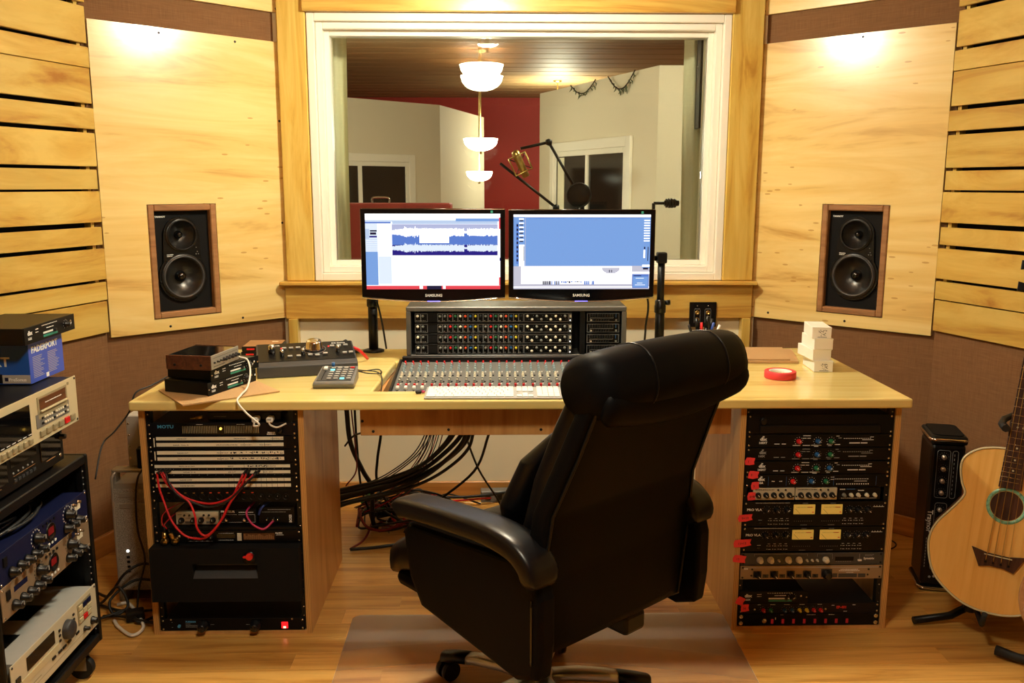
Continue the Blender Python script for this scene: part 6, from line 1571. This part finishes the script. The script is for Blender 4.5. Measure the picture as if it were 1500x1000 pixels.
# under the desk: the thick loom and loose leads
base = [(-.24, 3.52, .54), (-.261, 3.55, .47), (-.324, 3.6, .386), (-.428, 3.62, .303), (-.571, 3.6, .25), (-.73, 3.5, .240), (-.80, 3.45, .24)]
for k, (dx, dy, dz, m) in enumerate(((0, 0, 0, 'black_cable'), (-.028, .01, .012, 'black_cable'), (.02, .012, -.018, 'black_cable'), (.004, -.018, -.028, 'black_cable'), (-.045, -.01, .004, 'black_cable'), (.03, -.02, -.04, 'black_cable'))):
    f = [1, 1, 1, .9, .9, .9, 1]
    cable('console_cable', [(x+dx*f[i], y+dy, z+dz*(1 if i < 5 else .8)+.006*sin(k*2+i)) for i, (x, y, z) in enumerate(base)], .0095 if k < 4 else .007, m, None, 'thick black console cable in the loom sweeping left under the worktop', 'cable', 'cable loom under the worktop')
th = [(-.36, 3.58, .54), (-.378, 3.6, .458), (-.415, 3.65, .353), (-.504, 3.7, .227), (-.603, 3.72, .146), (-.705, 3.7, .105)]
for k in range(8):
    m = ('dark_red_cable', 'black_cable', 'dark_red_cable', 'grey_cable', 'black_cable', 'red_cable', 'black_cable', 'dark_red_cable')[k]
    cable('thin_lead', [(x+.009*(k-3.5)+.004*sin(k*i), y+.008*sin(k), z+.004*cos(k*3+i)-.004*k*(i > 2)) for i, (x, y, z) in enumerate(th)], .0022, m, None, {'dark_red_cable': 'thin dark red lead fanning down under the worktop', 'black_cable': 'thin black lead fanning down under the worktop', 'grey_cable': 'thin grey lead fanning down under the worktop', 'red_cable': 'thin bright red lead fanning down under the worktop'}[m], 'cable', 'thin leads under the worktop')
for k in range(3): cable('thin_lead', [(-.40+.012*k, 3.58, .54), (-.418+.012*k, 3.6, .458), (-.476+.012*k, 3.62, .363), (-.588, 3.63, .278-.01*k), (-.687, 3.62, .237), (-.76, 3.56, .23)], .0026, 'black_cable', None, 'thin black lead fanning down under the worktop', 'cable', 'thin leads under the worktop')
for pts, r, m, lb in (([(-.716, 3.44, .70), (-.713, 3.45, .602), (-.71, 3.5, .455), (-.679, 3.6, .305), (-.651, 3.65, .212), (-.656, 3.68, .062), (-.64, 3.69, .012)], .010, 'black_cable', 'thick black cable hanging beside the left rack cabinet'),
                      ([(-.688, 3.49, .70), (-.689, 3.5, .589), (-.693, 3.55, .44), (-.697, 3.65, .222), (-.676, 3.7, .101), (-.66, 3.72, .012)], .005, 'black_cable', 'slim black cable hanging beside the left rack cabinet'),
                      ([(-.70, 3.48, .70), (-.699, 3.48, .594), (-.691, 3.5, .44), (-.691, 3.5, .338), (-.732, 3.48, .281)], .003, 'dark_red_cable', 'dark red lead hanging beside the left rack cabinet'),
                      ([(-.598, 3.6, .54), (-.6, 3.6, .459), (-.624, 3.65, .334), (-.631, 3.7, .21), (-.563, 3.75, .04)], .006, 'black_cable', 'black cable dropping straight from the front rail'),
                      ([(-.262, 3.58, .53), (-.243, 3.6, .451), (-.192, 3.7, .274), (-.109, 3.8, .10), (-.09, 3.84, .03)], .0045, 'black_cable', 'slim black cable slanting right behind the chair'),
                      ([(-.13, 3.58, .54), (-.152, 3.6, .45), (-.214, 3.75, .252), (-.388, 3.85, .075), (-.45, 3.86, .03)], .006, 'black_cable', 'black cable slanting left behind the chair'),
                      ([(-.62, 3.30, .56), (-.69, 3.45, .50), (-.742, 3.55, .43)], .004, 'black_cable', 'short black cable crossing behind the front rail')):
    cable('hanging_cable', pts, r, m, None, lb)
heap = ['red_cable', 'black_cable', 'black_cable', 'dark_red_cable', 'black_cable', 'white_cable', 'black_cable', 'red_cable', 'grey_cable', 'black_cable', 'green_cable', 'black_cable', 'red_cable', 'black_cable', 'black_cable', 'red_cable']
fixed = [[(-.78, 3.95, .05), (-.654, 3.98, .05), (-.396, 3.95, .04), (-.141, 4.02, .03)], [(-.53, 4.04, .06), (-.398, 3.985, .05), (-.205, 3.99, .05), (.02, 4.08, .05)], [(-.72, 3.89, .03), (-.67, 3.642, .03), (-.527, 3.678, .03), (-.444, 3.756, .03), (-.641, 3.888, .03), (-.72, 3.831, .03)],
         [(-.72, 3.47, .012), (-.676, 3.578, .012), (-.663, 3.721, .03), (-.651, 3.776, .05), (-.636, 3.851, .06)], [(-.72, 3.468, .012), (-.621, 3.486, .012), (-.484, 3.533, .012), (-.30, 3.60, .012)], [(-.611, 3.891, .012), (-.455, 3.905, .012), (-.235, 3.899, .012), (.02, 3.98, .012)]]
for k, m in enumerate(heap):
    rn = random.Random(40+k)
    if k < len(fixed): p = fixed[k]
    elif k == 10: p = [(-.735, 3.9, .05), (-.70, 3.93, .085), (-.66, 3.9, .06), (-.63, 3.86, .045)]
    elif k == 7: p = [(-.544, 3.704, .02), (-.579, 3.749, .05), (-.536, 3.78, .06), (-.496, 3.663, .02), (-.346, 3.631, .012)]
    else:
        x, y = rn.uniform(-.68, -.5), rn.uniform(3.6, 3.95); p = []
        for i in range(7):
            p.append((max(-.715, x), min(4.09, max(3.46, y)), .012+.05*rn.random()*(i % 2))); x += rn.uniform(-.10, .17); y += rn.uniform(-.14, .14)
    nm = {'red_cable': 'red', 'black_cable': 'black', 'dark_red_cable': 'dark red', 'white_cable': 'white', 'grey_cable': 'grey', 'green_cable': 'green'}[m]
    cable('floor_cable', p, (.005, .007, .004)[k % 3], m, None, '%s cable in the tangle on the floor under the worktop' % nm, 'cable', 'cables tangled under the worktop')
for k in range(12):
    rn = random.Random(90+k); cx, cy, a, b = rn.uniform(-.60, -.46), rn.uniform(3.68, 3.92), rn.uniform(.07, .16), rn.uniform(.05, .13); z0 = rn.uniform(.02, .09); f0 = rn.uniform(0, 6)
    cable('coiled_floor_cable', [(max(-.72, cx+a*cos(f0+i*.6)*(1+.04*i)), min(4.08, max(3.46, cy+b*sin(f0+i*.6))), max(.012, z0+.03*sin(i*1.3+k))) for i in range(14)], (.006, .004, .005)[k % 3], 'black_cable' if k % 4 else 'dark_red_cable', None, '%s cable lying in loops on the heap under the worktop' % ('black' if k % 4 else 'dark red'), 'cable', 'looped cables under the worktop', k=4)
t = thing('power_strip_box', 'grey metal power strip on the floor against the back wall', 'power strip', (-.14, 4.06, 0), .05)
MB().box(-.05, .20, -.02, .035, 0, .055, .003).build('case', 'mid_grey', t)
for q in range(4): MB().box(-.03+q*.055, -.005+q*.055, -.022, -.02, .012, .042).build('outlet', 'black_plastic', t)
# small cords on and around the worktop
cable('usb_cable', [(-.607, 3.075, .85), (-.596, 3.15, .832), (-.56, 3.18, .822), (-.53, 3.12, .822), (-.515, 3.03, .815), (-.517, 3.0, .78)], .002, 'black_cable', None, 'thin black cord from the small controller dropping into the console cut-out')
cable('usb_cable', [(-.612, 3.082, .845), (-.575, 3.11, .83), (-.535, 3.16, .8195), (-.555, 3.23, .8195), (-.61, 3.20, .8195), (-.65, 3.24, .8195)], .002, 'black_cable', None, 'thin black cord looping on the worktop behind the small controller')
cable('monitor_cable', [(.46, 3.50, 1.09), (.488, 3.515, 1.05), (.496, 3.53, 1.0), (.492, 3.55, .934), (.488, 3.56, .86), (.47, 3.60, .822)], .0045, 'black_cable', None, 'black cable hanging from the monitor with the blue window')
cable('monitor_cable', [(-.60, 3.575, 1.03), (-.592, 3.59, .99), (-.582, 3.60, .93), (-.575, 3.61, .87), (-.573, 3.64, .822)], .004, 'black_cable', None, 'black cable hanging beside the left monitor pole')
cable('audio_lead', [(-.71, 3.380, .88), (-.70, 3.40, .895), (-.715, 3.46, .875), (-.70, 3.53, .83), (-.68, 3.60, .822)], .008, 'black_cable', None, 'thick black lead arching behind the silver knobbed controller')
cable('audio_lead', [(-.69, 3.386, .875), (-.655, 3.37, .872), (-.63, 3.39, .845), (-.62, 3.42, .8225)], .006, 'red_cable', None, 'short red lead behind the silver knobbed controller')
cable('floor_cable', [(1.50, 3.60, .008), (1.56, 3.53, .008), (1.55, 3.47, .008), (1.46, 3.40, .008), (1.46, 3.36, .008)], .003, 'black_cable', None, 'thin black cord on the floor beside the right rack cabinet')
